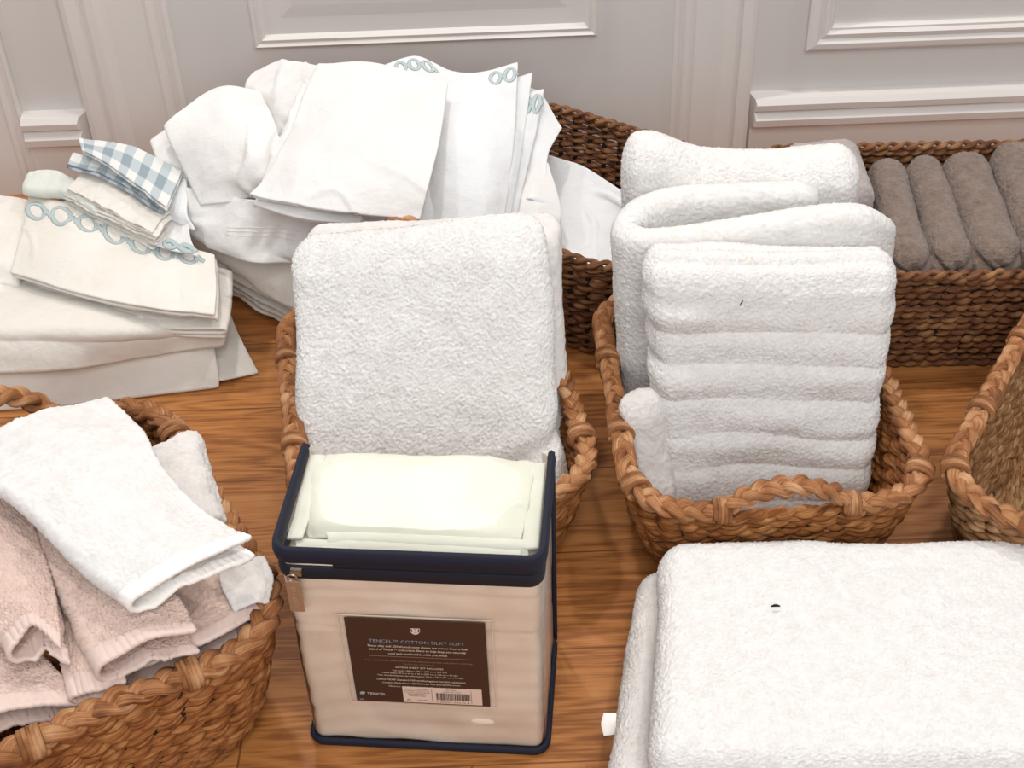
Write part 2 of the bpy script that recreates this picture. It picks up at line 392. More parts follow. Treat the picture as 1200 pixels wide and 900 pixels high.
def m_gingham():
    t = NT('grey blue gingham'); uv = t.coord('UV'); s = t.node('ShaderNodeSeparateXYZ', {'Vector': uv})
    st = lambda o, per: t.math('GREATER_THAN', t.math('FRACT', t.math('MULTIPLY', s.outputs[o], 1/per)), .5)
    f = t.math('MULTIPLY', t.math('ADD', st('X', .046), st('Y', .040)), .5)
    t.bsdf(Base_Color=t.ramp(f, [(0, lin('#dedfdc')), (.5, lin('#b8c1c5')), (1, lin('#8f9da5'))]), Roughness=.85, Normal=t.bump(t.noise(t.coord(), 700, 2), .3, .001)); return t.m
GING = m_gingham()
def m_floor():
    t = NT('oak planks'); co = t.coord(); s = t.node('ShaderNodeSeparateXYZ', {'Vector': co}); W = .1693
    y = t.math('MULTIPLY', t.math('ADD', s.outputs['Y'], -1.1030+W*20), 1/W); row = t.math('FLOOR', y); fy = t.math('FRACT', y)
    rnd = t.node('ShaderNodeTexWhiteNoise', {'W': row}, noise_dimensions='1D').outputs['Value']
    xo = t.math('ADD', s.outputs['X'], t.math('MULTIPLY', rnd, 2.7)); xr = t.math('MULTIPLY', xo, 1/1.9); cell = t.math('FLOOR', xr); fx = t.math('FRACT', xr)
    pid = t.node('ShaderNodeTexWhiteNoise', {'W': t.math('ADD', t.math('MULTIPLY', row, 7.31), cell)}, noise_dimensions='1D').outputs['Value']
    off = t.node('ShaderNodeCombineXYZ', {'X': t.math('MULTIPLY', pid, 31.), 'Y': t.math('MULTIPLY', pid, 17.), 'Z': pid}).outputs['Vector']
    v = t.node('ShaderNodeVectorMath', {0: co, 1: off}, operation='ADD').outputs['Vector']
    fine = t.noise(t.mapped(v, (2.2, 48, 1)), 5, 5, .6); 
    warp = t.noise(t.mapped(v, (1.0, 7.0, 1)), 1.4, 2, .4)
    rings = t.math('FRACT', t.math('MULTIPLY', warp, 15.)); rings = t.math('ABSOLUTE', t.math('SUBTRACT', rings, .5))
    pore = t.noise(t.mapped(v, (9, 190, 1)), 4, 3, .6)
    f = t.math('ADD', t.math('ADD', t.math('MULTIPLY', fine, .42), t.math('MULTIPLY', rings, .22)), t.math('MULTIPLY', t.math('SUBTRACT', pid, .5), .10))
    col = t.ramp(f, [(.20, lin('#8e572c')), (.27, lin('#b0733d')), (.44, lin('#c78a54'))])
    pm = t.math('GREATER_THAN', pore, .60)
    col = t.node('ShaderNodeMixRGB', {'Fac': t.math('MULTIPLY', pm, .14), 'Color1': col, 'Color2': lin('#7a4a22')}).outputs['Color']
    ed = t.math('MAXIMUM', t.math('GREATER_THAN', t.math('ABSOLUTE', t.math('SUBTRACT', fy, .5)), .4935), t.math('GREATER_THAN', t.math('ABSOLUTE', t.math('SUBTRACT', fx, .5)), .4993))
    col = t.node('ShaderNodeMixRGB', {'Fac': t.math('MULTIPLY', ed, .65), 'Color1': col, 'Color2': lin('#4a2a12')}).outputs['Color']
    h = t.math('SUBTRACT', t.math('MULTIPLY', fine, .3), ed)
    t.bsdf(Base_Color=col, Roughness=t.math('ADD', .36, t.math('MULTIPLY', fine, .18)), Normal=t.bump(h, .25, .002)); t.b.inputs['Specular IOR Level'].default_value = .35
    return t.m
# ================================================================== setting
def struct(o): o['kind'] = 'structure'; return o
YW = 2.33
def quad(name, pts, mat): return struct(add(name, np.array(pts, float), [np.array([[0, 1, 2, 3]])], mat, smooth=False))
quad('floor', [(-3, -1.5, 0), (3, -1.5, 0), (3, YW+.05, 0), (-3, YW+.05, 0)], m_floor())
def prof_x(name, prof, x0, x1, mat, mitre0=0, mitre1=0):
    """profile [(depth, z)] swept along X on the wall; ends may be mitred back"""
    p = np.array(prof); n = len(p); V = np.concatenate([np.stack([x0+mitre0*p[:, 0], YW-p[:, 0], p[:, 1]], 1), np.stack([x1-mitre1*p[:, 0], YW-p[:, 0], p[:, 1]], 1)])
    k = np.arange(n-1); Q = np.stack([k, k+n, k+n+1, k+1], 1)
    c = np.arange(n); o = add(name, V, [Q], mat, smooth=False)
    bm = bmesh.new(); bm.from_mesh(o.data); bm.verts.ensure_lookup_table()
    for s in (0, n):
        try: bm.faces.new([bm.verts[s+i] for i in c])
        except ValueError: pass
    bmesh.ops.recalc_face_normals(bm, faces=bm.faces); bm.to_mesh(o.data); bm.free(); return struct(o)
def prof_z(name, prof, z0, z1, mat):
    """profile [(x, depth)] extruded upwards"""
    p = np.array(prof); n = len(p); V = np.concatenate([np.stack([p[:, 0], YW-p[:, 1], np.full(n, z)], 1) for z in (z0, z1)])
    k = np.arange(n-1); Q = np.stack([k, k+n, k+n+1, k+1], 1); return struct(add(name, V, [Q], mat, smooth=False))
import bmesh
XD0, XD1 = -.600, .326            # door opening
# wall field left and right of the door (the door leaf itself is set back)
quad('wall_back', [(-3, YW, 0), (-3, YW, 2.5), (3, YW, 2.5), (3, YW, 0)][::-1], PAINT)
cas = [(0, 0), (0, .012), (.006, .016), (.012, .012), (.016, .012), (.020, .018), (.028, .020), (.034, .016), (.040, .018), (.086, .020), (.092, .026), (.100, .030), (.112, .030), (.120, .024), (.124, .030), (.140, .032), (.148, .028), (.150, 0)]
prof_z('trim_1', [(XD1+x, d) for x, d in cas], 0, 2.2, TRIM)
prof_z('trim_2', [(XD0-.19*x/.15, d) for x, d in cas][::-1], 0, 2.2, TRIM)
prof_z('trim_3', [(-.915-x, d) for x, d in cas], 0, 2.2, TRIM)
# baseboards: flat board with a stepped cap
def base(x0, z): return [(0, 0), (.016, 0), (.016, z), (.020, z+.002), (.020, z+.006), (.034, z+.010), (.036, z+.024), (.030, z+.034), (.026, z+.038), (.034, z+.044), (.036, z+.056), (.028, z+.066), (.0, z+.070)]
prof_x('baseboard_right', base(0, .083), XD1+.150, 3, TRIM, .35, 0)
prof_x('baseboard_left', base(0, .100), -.915, XD0-.190, TRIM, 0, .5)
prof_x('baseboard_far_left', base(0, .100), -3, -1.07, TRIM, 0, 0)
# picture-frame panel moulding on the right wall (mitred corner)
def frame(name, x0, x1, z0, z1, prof, mat):
    V = []; p = np.array(prof)
    for (x, z, sx, sz) in ((x0, z0, 1, 1), (x1, z0, -1, 1), (x1, z1, -1, -1), (x0, z1, 1, -1)):
        V.append(np.stack([x+sx*p[:, 0], YW-p[:, 1], z+sz*p[:, 0]], 1))
    n = len(p); V = np.concatenate(V); Q = []
    for c in range(4):
        k = np.arange(n-1); a = c*n; b = ((c+1) % 4)*n; Q.append(np.stack([a+k, b+k, b+k+1, a+k+1], 1))
    return struct(add(name, V, [np.concatenate(Q)], mat, smooth=False))
q = aty(943, 57, YW)
frame('trim_4', q[0], 1.7, q[2], 1.2, [(0, 0), (0, .012), (.006, .018), (.016, .020), (.024, .014), (.028, .016), (.034, .018), (.040, .012), (.044, .012), (.047, .006), (.047, 0)], TRIM)
# door leaf with one sunk, bevelled panel in view
DZ0 = .285
dr = MB(); dr.box(XD0-.004, XD1+.004, YW-.008, YW-.001, .006, 2.05); dleaf = dr.build('door_1', PAINT, None, False); struct(dleaf)
pn = [(0, .008), (0, .016), (.004, .020), (.010, .016), (.016, .018), (.024, .0095), (.055, .009), (.078, .0115)]
pf = frame('door_panel_moulding', -.452, .182, DZ0, 1.0, pn, TRIM); pf.parent = dleaf
add('door_panel_field', np.array([(-.376, YW-.0112, DZ0+.076), (.106, YW-.0112, DZ0+.076), (.106, YW-.0112, .924), (-.376, YW-.0112, .924)]), [np.array([[0, 1, 2, 3]])], PAINT, dleaf, smooth=False)['kind'] = 'structure'
# ================================================================== baskets
GB = 'natural water hyacinth baskets with braided handles'
BK = dict(rim_k=.83, w=.40, d=.49, h=.165, r=.085, taper=.045, wm=WV, rim_m=RM, liner_m=LN)
def local(rz, e1, e2): return (e1*cos(rz)-e2*sin(rz), e1*sin(rz)+e2*cos(rz))
r1 = radians(9); basket('woven_basket', 'natural woven basket behind the zipped sheet bag, holding folded white bath towels', GB, local(r1, .108, 1.432), r1, arch=(.045, .118), binds=(.16, .30, .68, .80), **dict(BK, w=.375))
r2 = radians(1.5); basket('woven_basket', 'natural woven basket holding four tall folded white towels standing upright', GB, (.326, 1.408), r2, arch=.035, handle_hw=.08, binds=(.13, .37, .70, .80, .87), **dict(BK, w=.374, d=.475))
r3 = radians(29); basket('woven_basket', 'natural woven basket filled with pink towels and white hand towels', GB, local(r3, .052, 1.218), r3, arch=(.006, .075), binds=(.16, .34), **dict(BK, h=.2, rim_k=.92))
r4 = radians(-34); basket('woven_basket', 'empty natural woven basket cut off by the right edge, beside the taupe towels', GB, local(r4, -.030, 1.505), r4, arch=.04, binds=(.95, .87, .79, .68), **dict(BK, h=.18, wm=WG))
GD = 'dark seagrass baskets along the wall'
basket('seagrass_basket', 'dark seagrass basket holding rolled taupe towels, standing against the white panelled wall', GD, (.80, 1.832), radians(-2), .74, .40, .18, r=.05, taper=.02, bulge=1., wm=WD, rim_m=WD, liner_m=LND, ends=False, thin_rim=True, row_h=.0125, pitch=.045)
r6 = radians(-37.7); basket('seagrass_basket', 'dark open-weave seagrass basket behind the towels, holding a plain white sheet', GD, local(r6, -1.105, 1.62), r6, .45, .40, .185, r=.07, taper=.02, bulge=1., wm=WD, rim_m=WD, liner_m=LND, ends=False, thin_rim=True, row_h=.0125, pitch=.06, gap=.86)
# ================================================================== zipped bag with the sheet set
FL, FR = np.array([-.253, .976]), np.array([.0225, .947]); ex = (FR-FL)/np.linalg.norm(FR-FL); BW = np.linalg.norm(FR-FL); BD, BH = .172, .325
ey = np.array([-ex[1], ex[0]])
bag = empty('sheet_set_bag', 'clear zippered storage bag with navy binding and brown label, standing on the wood floor', 'storage bag', None, (FL[0], FL[1], 0), math.atan2(ex[1], ex[0]))
def bp(x, y, z): return np.array([x, y, z], float)
def rr_loop(z, x0=0, y0=0, x1=None, y1=None, r=.014, n=200):
    x1 = BW if x1 is None else x1; y1 = BD if y1 is None else y1
    p, _, _ = rrect(x1-x0, y1-y0, r, n); return np.concatenate([p+np.array([(x0+x1)/2, (y0+y1)/2]), np.full((n, 1), z)], 1)
def m_vinyl():
    t = NT('clear vinyl'); tr = t.node('ShaderNodeBsdfTransparent', {'Color': (.97, .97, .965, 1)}); gl = t.node('ShaderNodeBsdfGlossy', {'Color': (1, 1, 1, 1), 'Roughness': .34})
    t.link(t.bump(t.noise(t.coord(), 16, 3), .6, .01), gl.inputs['Normal'])
    fr = t.node('ShaderNodeFresnel', {'IOR': 1.3}); mx = t.node('ShaderNodeMixShader', {0: fr.outputs[0], 1: tr.outputs[0], 2: gl.outputs[0]}); t.link(mx.outputs[0], t.out.inputs['Surface']); return t.m
VIN = m_vinyl()
zz = np.linspace(.004, BH-.003, 24); L = np.array([rr_loop(z) for z in zz]); L += .0012*noise(L*30, 5)[..., None]; I = np.arange(24*200).reshape(24, 200); J = np.roll(I, -1, 1)
Vv = L.reshape(-1, 3); Qv = np.stack([I[:-1], J[:-1], J[1:], I[1:]], -1).reshape(-1, 4)
# lid: rings shrinking to the middle, slightly sagging
cen = np.array([BW/2, BD/2, BH-.003]); rings = [L[-1]]
for k in (.9, .75, .55, .35, .15, .02):
    R_ = cen+(L[-1]-cen)*k; R_[:, 2] = BH-.003-.006*(1-k); rings.append(R_)
Rg = np.array(rings); n0 = len(Vv); I2 = np.arange(len(rings)*200).reshape(-1, 200)+n0; J2 = np.roll(I2, -1, 1)
add('vinyl_cover', np.concatenate([Vv, Rg.reshape(-1, 3)]), [Qv, np.stack([I2[:-1], J2[:-1], J2[1:], I2[1:]], -1).reshape(-1, 4)], VIN, bag)
def band(name, loop, hh, th, mat, closed=True):
    m = MB(); m.put(*tube(loop, th, 8, closed, flat=hh/th)); return m.build(name, mat, bag)
tl_ = rr_loop(BH-.004, -.002, -.002, BW+.002, BD+.002, .016); band('top_binding', np.concatenate([tl_[133:], tl_[:68]]), .0125, .0048, NAVY, False)
zl = rr_loop(BH-.030, -.001, -.001, BW+.001, BD+.001, .015); 
zf = np.concatenate([zl[158:], zl[:42]]); zf[:, 2] -= 0
zt = band('zip_tape', zf, .0105, .0028, NAVY2, False)
z2 = zf.copy(); z2[:, 2] += .012; z2 = z2[24:]; m = MB(); m.put(*tube(z2, .0026, 6, flat=3.2)); m.build('zip_tape', NAVY2, bag)
m = MB(); zc = z2.copy(); zc[:, 2] -= .004; zc[:, :2] = BW/2+(zc[:, :1]-BW/2)*1.004 if False else zc[:, :2]; plait(m, zc+np.array([0, -.0022, 0]), .0008, .0008, .004, .001, kind='twine', step=.0012); m.build('zip_teeth', NAVY, bag)
band('bottom_binding', rr_loop(.006, -.002, -.002, BW+.002, BD+.002, .016), .0060, .004, NAVY)
m = MB(); m.put(*tube(np.array([(BW+.002, BD-.002, z) for z in np.linspace(.006, BH-.004, 20)]), .0035, 6, up=(1, 0, 0))); m.build('edge_binding', NAVY, bag)
m = MB(); m.put(*tube(np.array([(-.002, BD-.002, z) for z in np.linspace(.006, BH-.004, 20)]), .0035, 6, up=(1, 0, 0))); m.build('edge_binding', NAVY, bag)
# zip slider and pull
px0 = .019
zp = MB(); zp.box(px0-.005, px0+.007, -.0085, -.003, BH-.0295, BH-.0225); a = np.linspace(0, 2*pi, 25)[:-1]
zp.put(*tube(np.stack([px0-.0035+.005*np.cos(a), np.full(24, -.0095), BH-.031+.0045*np.sin(a)], 1), .0011, 6, True, up=(0, 1, .01)))
zs = zp.build('zip_slider', METAL, bag, False)
tb = MB(); tb.box(-.0078, .0078, -.0012, .0012, -.047, 0); tg = tb.build('pull_tab', BRONZE, zs, False); tg.location = (px0-.0035, -.0105, BH-.0345)
bv = tg.modifiers.new('bevel', 'BEVEL'); bv.width = .0008; bv.segments = 2
def text(name, lines, mat, parent, origin, ax, ay, nrm):
    """lines: (string, x, y, size, xscale, shear, bold). one mesh object lying on the plane origin+ax*x+ay*y"""
    m = MB()
    for (s, x, y, sz, xs, sh, al) in lines:
        cu = bpy.data.curves.new('t', 'FONT'); cu.body = s; cu.size = sz; cu.align_x = al; cu.resolution_u = 2; cu.shear = sh
        o = bpy.data.objects.new('t', cu); C.objects.link(o); dg = bpy.context.evaluated_depsgraph_get(); me = o.evaluated_get(dg).to_mesh()
        n = len(me.vertices); co = np.zeros(n*3); me.vertices.foreach_get('co', co); co = co.reshape(-1, 3); me.calc_loop_triangles()
        tr = np.zeros(len(me.loop_triangles)*3, int); me.loop_triangles.foreach_get('vertices', tr); o.to_mesh_clear(); bpy.data.objects.remove(o); bpy.data.curves.remove(cu)
        V = origin+np.outer(x+co[:, 0]*xs, ax)+np.outer(y+co[:, 1], ay)+np.array(nrm)*.0002
        if len(tr): m.put(V, [tr.reshape(-1, 3)])
    return m.build(name, mat, parent, False)
# label on the front face: its corners read off the front plane
def front_uv(px, py):
    d = ray(px, py); nrm = np.array([ey[0], ey[1], 0]); p0 = np.array([FL[0], FL[1], 0]); t = ((p0-C0)@nrm)/(d@nrm); p = C0+d*t-p0; return p[:2]@ex, p[2]
c = [front_uv(*p) for p in ((402, 723), (566, 727), (577, 823), (421, 821))]
lx0, lx1, lz1, lz0 = (c[0][0]+c[3][0])/2, (c[1][0]+c[2][0])/2, (c[0][1]+c[1][1])/2, (c[2][1]+c[3][1])/2
print('label', c, lx0, lx1, lz0, lz1)
LWd, LHt = lx1-lx0, lz1-lz0
lb = MB(); lb.box(lx0, lx1, -.0030, -.0018, lz0, lz1); label = lb.build('label', CARD, bag, False); label['label'] = 'dark brown printed card label'
pk = MB(); 
for (xa, xb, za, zb) in ((lx0-.008, lx1+.008, lz1+.003, lz1+.0042), (lx0-.008, lx1+.008, lz0-.0042, lz0-.003), (lx0-.008, lx0-.0068, lz0-.004, lz1+.004), (lx1+.0068, lx1+.008, lz0-.004, lz1+.004)): pk.box(xa, xb, -.0022, -.0014, za, zb)
pk.build('label_pocket', m_plain('vinyl weld', '#d8c3b2', .3), bag, False)
O = bp(lx0, -.0031, lz0); AX, AY, NN = (1, 0, 0), (0, 0, 1), (0, -1, 0); K = LWd/885  # the label is 885 x 530 units
def ty(v): return LHt*(1-v/530)
def ln(s, cx, v, size, width, sh=0., al='CENTER'):  # fit the string to its width on the label
    cu = bpy.data.curves.new('t', 'FONT'); cu.body = s; cu.size = size*K; cu.shear = sh; o = bpy.data.objects.new('t', cu); C.objects.link(o)
    bpy.context.view_layer.update(); w = max(1e-6, o.dimensions.x); bpy.data.objects.remove(o); bpy.data.curves.remove(cu)
    return (s, cx*K, ty(v), size*K, width*K/w, sh, al)
text('title_text', [ln('TENCEL\u2122 COTTON SILKY SOFT', 442, 140, 40, 610)], BLUEP, label, O, AX, AY, NN)
text('body_text', [ln('These silky soft 250 thread count sheets are woven from a luxe', 442, 168, 27, 640, .25), ln('blend of Tencel\u2122 and cotton fibers to help keep you naturally', 442, 190, 27, 620, .25), ln('cool and comfortable while you sleep.', 442, 213, 27, 380, .25),
    ln('SATEEN SHEET SET INCLUDES', 442, 300, 22, 310), ln('Flat sheet: 108 in x 102 in (274 cm x 259 cm)', 442, 320, 18, 350), ln('Fitted sheet: 80 in x 60 in x 18 in (203 cm x 152 cm x 45 cm)', 442, 337, 18, 490), ln('Two standard/queen size pillowcases: 20 in x 30 in (51 cm x 76 cm)', 442, 353, 18, 560),
    ln('OEKO-TEX\u00ae Standard 100 certified against harmful substances', 442, 382, 24, 580, .2), ln('Certified Made Green TESTEX AG | 50% lyocell 50% cotton', 442, 402, 20, 510, .1), ln('Machine wash warm, gentle. Tumble dry low.', 442, 425, 18, 430, .2)], CREAM, label, O, AX, AY, NN)
text('care_text', [ln('Fully elastic fitted sheet bottoms with pillowcase pocket, and pattern matching', 442, 258, 22, 690, .1), ln('Perfect for mattresses', 442, 276, 20, 200)], TANP, label, O, AX, AY, NN)
m = MB(); m.box(lx0+125*K, lx0+800*K, -.0034, -.0031, lz0+ty(226)-.0004, lz0+ty(226)); m.build('rule_line', TANP, label, False)
text('logo_text', [ln('TENCEL', 75, 485, 33, 125, 0, 'LEFT'), ln('WARM', 20, 520, 12, 30, 0, 'LEFT')], CREAM, label, O, AX, AY, NN)
# leaf mark beside the small wordmark: a rounded square with a sliced corner
a = np.linspace(0, 2*pi, 33)[:-1]; sq = np.stack([np.sign(np.cos(a))*np.abs(np.cos(a))**.5, np.sign(np.sin(a))*np.abs(np.sin(a))**.8], 1)*np.array([17*K, 14*K])
V = np.stack([lx0+45*K+sq[:, 0]+sq[:, 1]*.3, np.full(32, -.0034), lz0+ty(475)+sq[:, 1]], 1); k = np.arange(31)
add('logo_leaf', np.concatenate([V, V.mean(0)[None]]), [np.stack([np.full(32, 32), np.arange(32), (np.arange(32)+1) % 32], 1)], TEAL, label, smooth=False)
# shield emblem with leaves
def E(x, y): return bp(lx0+442*K+x*K, -.0036, lz0+ty(63)+y*K)
sh = [(-30, 26), (0, 26), (30, 26), (29, 4), (22, -14), (12, -22), (0, -27), (-12, -22), (-22, -14), (-29, 4)]
m = MB(); m.put(*tube(np.array([E(*p) for p in sh]), 2.6*K, 5, True, up=(0, 1, 0.01)))
m.put(*tube(np.array([E(0, y) for y in np.linspace(-26, 14, 8)]), 2*K, 5, up=(0, 1, .01)))
for sgn in (-1, 1):
    for y0 in (-18, -4, 10): m.put(*tube(np.array([E(sgn*x, y0+x*.42) for x in np.linspace(0, 21, 6)]), np.array([2, 4, 5, 5, 3.5, 1.5])*K, 5, up=(0, 1, .01)))
m.build('emblem', STICK, label)
m = MB(); m.box(lx0+315*K, lx0+835*K, -.0036, -.0031, lz0+ty(522), lz0+ty(418+2)); stk = m.build('sticker', STICK, label, False); stk['label'] = 'pale barcode sticker'
m = MB(); x = 535.; rr_ = random.Random(4)
while x < 755:
    wv = rr_.choice((2.2, 3.5, 5.5)); m.box(lx0+x*K, lx0+(x+wv)*K, -.0040, -.0036, lz0+ty(496+rr_.choice((0, 0, 4))), lz0+ty(452)); x += wv+rr_.choice((2.5, 4, 5))
for xx in (506, 765): m.box(lx0+xx*K, lx0+(xx+1.6)*K, -.0040, -.0036, lz0+ty(514), lz0+ty(428))
m.build('barcode', BLACKP, label, False)
text('sticker_text', [ln('MAKERS OF HOME LINENS', 410, 436, 12, 150), ln('IMPORTED BY TEXTILE CO LTD', 410, 447, 12, 165), ln('DO NOT BLEACH. WASH WITH LIKE COLORS', 410, 458, 12, 170), ln('REMOVE PROMPTLY', 410, 469, 14, 120), ln('MADE IN INDIA', 410, 480, 14, 110), ln('(R)', 350, 508, 18, 26), ln('1 706 0019', 440, 508, 16, 75), ln('RN 12754', 635, 432, 13, 66), ln('QUEEN SET IVORY', 640, 445, 13, 120), ln('7 35837 06012 8', 640, 514, 15, 220)], BLACKP, label, bp(lx0, -.0037, lz0), AX, AY, NN)
text('stamped_letters', [('JOSEPH AB', -.041, -.0026, .0072, 1, 0, 'LEFT')], m_plain('stamped nickel', '#c9b7a4', .5, .5), zs, bp(px0-.0035, -.0120, BH-.0345-.0), (0, 0, 1), (-1, 0, 0), (0, -1, 0))
# the folded sheets inside the bag: two folded sheet stacks pressed front to back, pillowcases on top
def w3(x, y, z): q = FL+ex*x+ey*y; return np.array([q[0], q[1], z])
def sheetdisp(s, V, N):
    z = V[:, 2]; side = np.clip((.95-s[:, 2])*20, 0, 1)
    lay = .0006*np.sin(z*2*pi/.03+5*noise(V*6, 3))+.0012*noise(V*np.array([8, 8, 40]), 12)-.0022*np.exp(-((z-.205)/.003)**2)-.0015*np.exp(-((z-.262)/.003)**2)+.0035*np.exp(-z/.05)*noise(V*np.array([22, 22, 55]), 7)
    return N*(lay*side)[:, None]
slab('folded_sheet_set', w3(.0025, .0025, .004), w3(BW-.0025, .0025, .004), w3(.0025, .0025, BH-.026), w3(BW-.0025, .0025, BH-.026), np.append(ey*(BD-.005), 0), CP, r=(.011, .011, .005), res=.0035, disp=sheetdisp, wr=.0012, sc=16, seed=8)
tag(bpy.data.objects['folded_sheet_set'], 'ivory sheets folded into a tall block inside the clear zippered bag', 'bed sheets')
# turned-in top: a pillowcase folded on top, its raised rim and tucked front layers seen through the lid
def R3(rows): return np.array([[w3(*p) for p in r] for r in rows])
zt_ = BH-.021
G = R3([[(.012, .160, zt_+.006), (.06, .162, zt_+.012), (.15, .162, zt_+.013), (.22, .162, zt_+.013), (.268, .160, zt_+.006)], [(.010, .13, zt_+.010), (.05, .13, zt_+.018), (.15, .13, zt_+.020), (.22, .13, zt_+.019), (.262, .13, zt_+.012)], [(.012, .09, zt_+.008), (.05, .09, zt_+.019), (.15, .09, zt_+.019), (.22, .09, zt_+.018), (.260, .09, zt_+.011)], [(.022, .055, zt_+.002), (.05, .052, zt_+.016), (.15, .050, zt_+.017), (.22, .049, zt_+.016), (.256, .048, zt_+.009)], [(.030, .040, zt_-.002), (.055, .036, zt_+.004), (.15, .034, zt_+.006), (.22, .034, zt_+.006), (.254, .036, zt_+.002)]])
pc = cloth('folded_pillowcase', G, CI, t=.004, res=.003, wr=.0022, sc=18, seed=3, layers=2, gap=.004, crease=.9); tag(pc, 'bright white folded pillowcase lying on top inside the clear zippered bag', 'pillowcase')
for k, (y0, x0, x1, z) in enumerate(((.028, .045, .262, .007), (.020, .012, .255, .004), (.012, .010, .262, .001))):
    G = R3([[(x0, y0+.012, zt_+z), (.09, y0+.011, zt_+z+.003), (.18, y0+.010, zt_+z+.003), (x1, y0+.011, zt_+z+.001)], [(x0+.004, y0+.004, zt_+z-.001), (.09, y0+.003, zt_+z+.001), (.18, y0+.001, zt_+z+.001), (x1-.002, y0+.003, zt_+z)], [(x0, y0-.004, zt_+z-.008), (.09, y0-.004, zt_+z-.008), (.18, y0-.004, zt_+z-.008), (x1, y0-.004, zt_+z-.008)]])
    cloth('tucked_edge', G, CI, t=.003, res=.003, wr=.001, sc=30, seed=30+k, parent=pc)
for k, (xa, xb) in enumerate(((.006, .020), (BW-.020, BW-.006))):
    G = R3([[(xa, .158, zt_+.010), (xb, .158, zt_+.011)], [(xa, .10, zt_+.011), (xb, .10, zt_+.012)], [(xa, .03, zt_+.007), (xb, .03, zt_+.008)]]); cloth('tucked_edge', G, CI, t=.004, res=.003, wr=.002, sc=26, seed=40+k, parent=pc)
# ================================================================== towels
TF = (.00085, .0003, 0)          # terry pile
def terry(o, label, cat='towel', group=None): return tag(o, label, cat, group)
GW = 'white bath towels in the middle and right baskets'
# middle basket: two folded towels leaning back
def d_mid(s, V, N):
    x, z = s[:, 0], s[:, 2]
    a = .007*np.exp(-((z-(.02+.40*(x-.35)))/.045)**2)*np.clip((x-.38)*5, 0, 1)
    return N*(-a+.006*noise(V*6, 4))[:, None]
o = slab('bath_towel', aty(346, 628, 1.275), aty(664, 612, 1.25), aty(334, 312, 1.49), aty(628, 284, 1.47), (.012, .060, -.01), TW, backtop=(.012, .052, .030), r=(.03, .028, .022), res=.0015, disp=d_mid, wr=.003, sc=9, seed=2, tuft=TF)
terry(o, 'large folded white bath towel at the front of the middle basket', group=GW)
o = slab('bath_towel', aty(370, 600, 1.345), aty(670, 590, 1.325), aty(353, 287, 1.56), aty(650, 275, 1.535), (.01, .05, 0), TW2, backtop=(.01, .05, .012), r=(.02, .022, .018), res=.004, wr=.003, sc=9, seed=5, tuft=TF)
terry(o, 'folded white bath towel just behind the front one in the middle basket', group=GW)
# right basket: upright towels, front to back
def d_front(s, V, N):
    x, y, z = s[:, 0], s[:, 1], s[:, 2]
    zz = z+.010*noise(np.stack([x*3, x*0, z*2], 1), 6)+.03*(x-.5)**2
    rib = np.abs(np.sin((zz+.018*noise(np.stack([x*2.5, z*5, x*0], 1), 61))*pi*7.6))**.8
    side = np.clip((.93-z)*12, 0, 1)
    a = (.0065*rib-.004)*side*(.8+.5*noise(V*9, 8))+.004*noise(V*np.array([9, 9, 34]), 62)*side-.010*np.clip((x-.88)*8, 0, 1)*np.clip((.8-z), 0, 1)
    top = np.clip((z-.93)*14, 0, 1)*np.abs(np.sin((y+.06*np.sin(x*5))*pi*3))*.006
    return N*(a+top)[:, None]
o = slab('bath_towel', aty(775, 627, 1.285), aty(1020, 627, 1.285), aty(756, 322, 1.375), aty(1062, 326, 1.37), (0, .085, 0), TW, backtop=(.0, .080, .010), r=(.026, .040, .030), res=.0015, disp=d_front, wr=.003, sc=11, seed=11, tuft=TF)
terry(o, 'tall folded white bath towel with rippled face, frontmost in the right basket', group=GW)
top = [(940, 232, 1.575), (860, 234, 1.575), (785, 240, 1.57), (745, 256, 1.55), (738, 280, 1.515), (768, 288, 1.49), (850, 277, 1.485), (950, 262, 1.48), (1008, 260, 1.482), (1030, 272, 1.50), (1012, 268, 1.525)]
T0 = np.array([aty(*p) for p in top]); rows = []
for k, f in enumerate((0, .25, .5, .75, 1.)):
    R = T0.copy(); R[:, 2] = T0[:, 2]*(1-f)+.03*f; R[:, 1] -= .06*f; xc = R[:, 0].mean(); R[:, 0] = xc+(R[:, 0]-xc)*(1-.10*f)+.0*f; rows.append(R)
o = cloth('bath_towel', np.array(rows), TW, t=.046, res=.0017, wr=.004, sc=10, seed=21, tuft=TF)
terry(o, 'white bath towel looped round at its left, behind the rippled towel', group=GW)
def d_back(s, V, N):
    x, y, z = s[:, 0], s[:, 1], s[:, 2]; d = N*(.004*noise(V*8, 3))[:, None]
    d[:, 2] += .030*np.exp(-((x-.10)/.16)**2)*np.clip((z-.7)*3, 0, 1)
    return d
o = slab('bath_towel', aty(735, 540, 1.555), aty(990, 540, 1.555), aty(730, 206, 1.605), aty(1010, 205, 1.59), (0, .065, 0), TW, backtop=(0, .070, .022), r=(.028, .033, .026), res=.0017, disp=d_back, wr=.004, sc=9, seed=31, tuft=TF)
terry(o, 'white bath towel standing at the back of the right basket, the tallest one', group=GW)
o = slab('hand_towel', aty(752, 612, 1.262), aty(800, 616, 1.27), aty(724, 474, 1.335), aty(776, 467, 1.34), (.01, .035, 0), TW2, r=(.02, .017, .02), res=.0022, wr=.006, sc=16, seed=33, tuft=TF)
terry(o, 'small crumpled white towel wedged at the left of the rippled towel in the right basket')
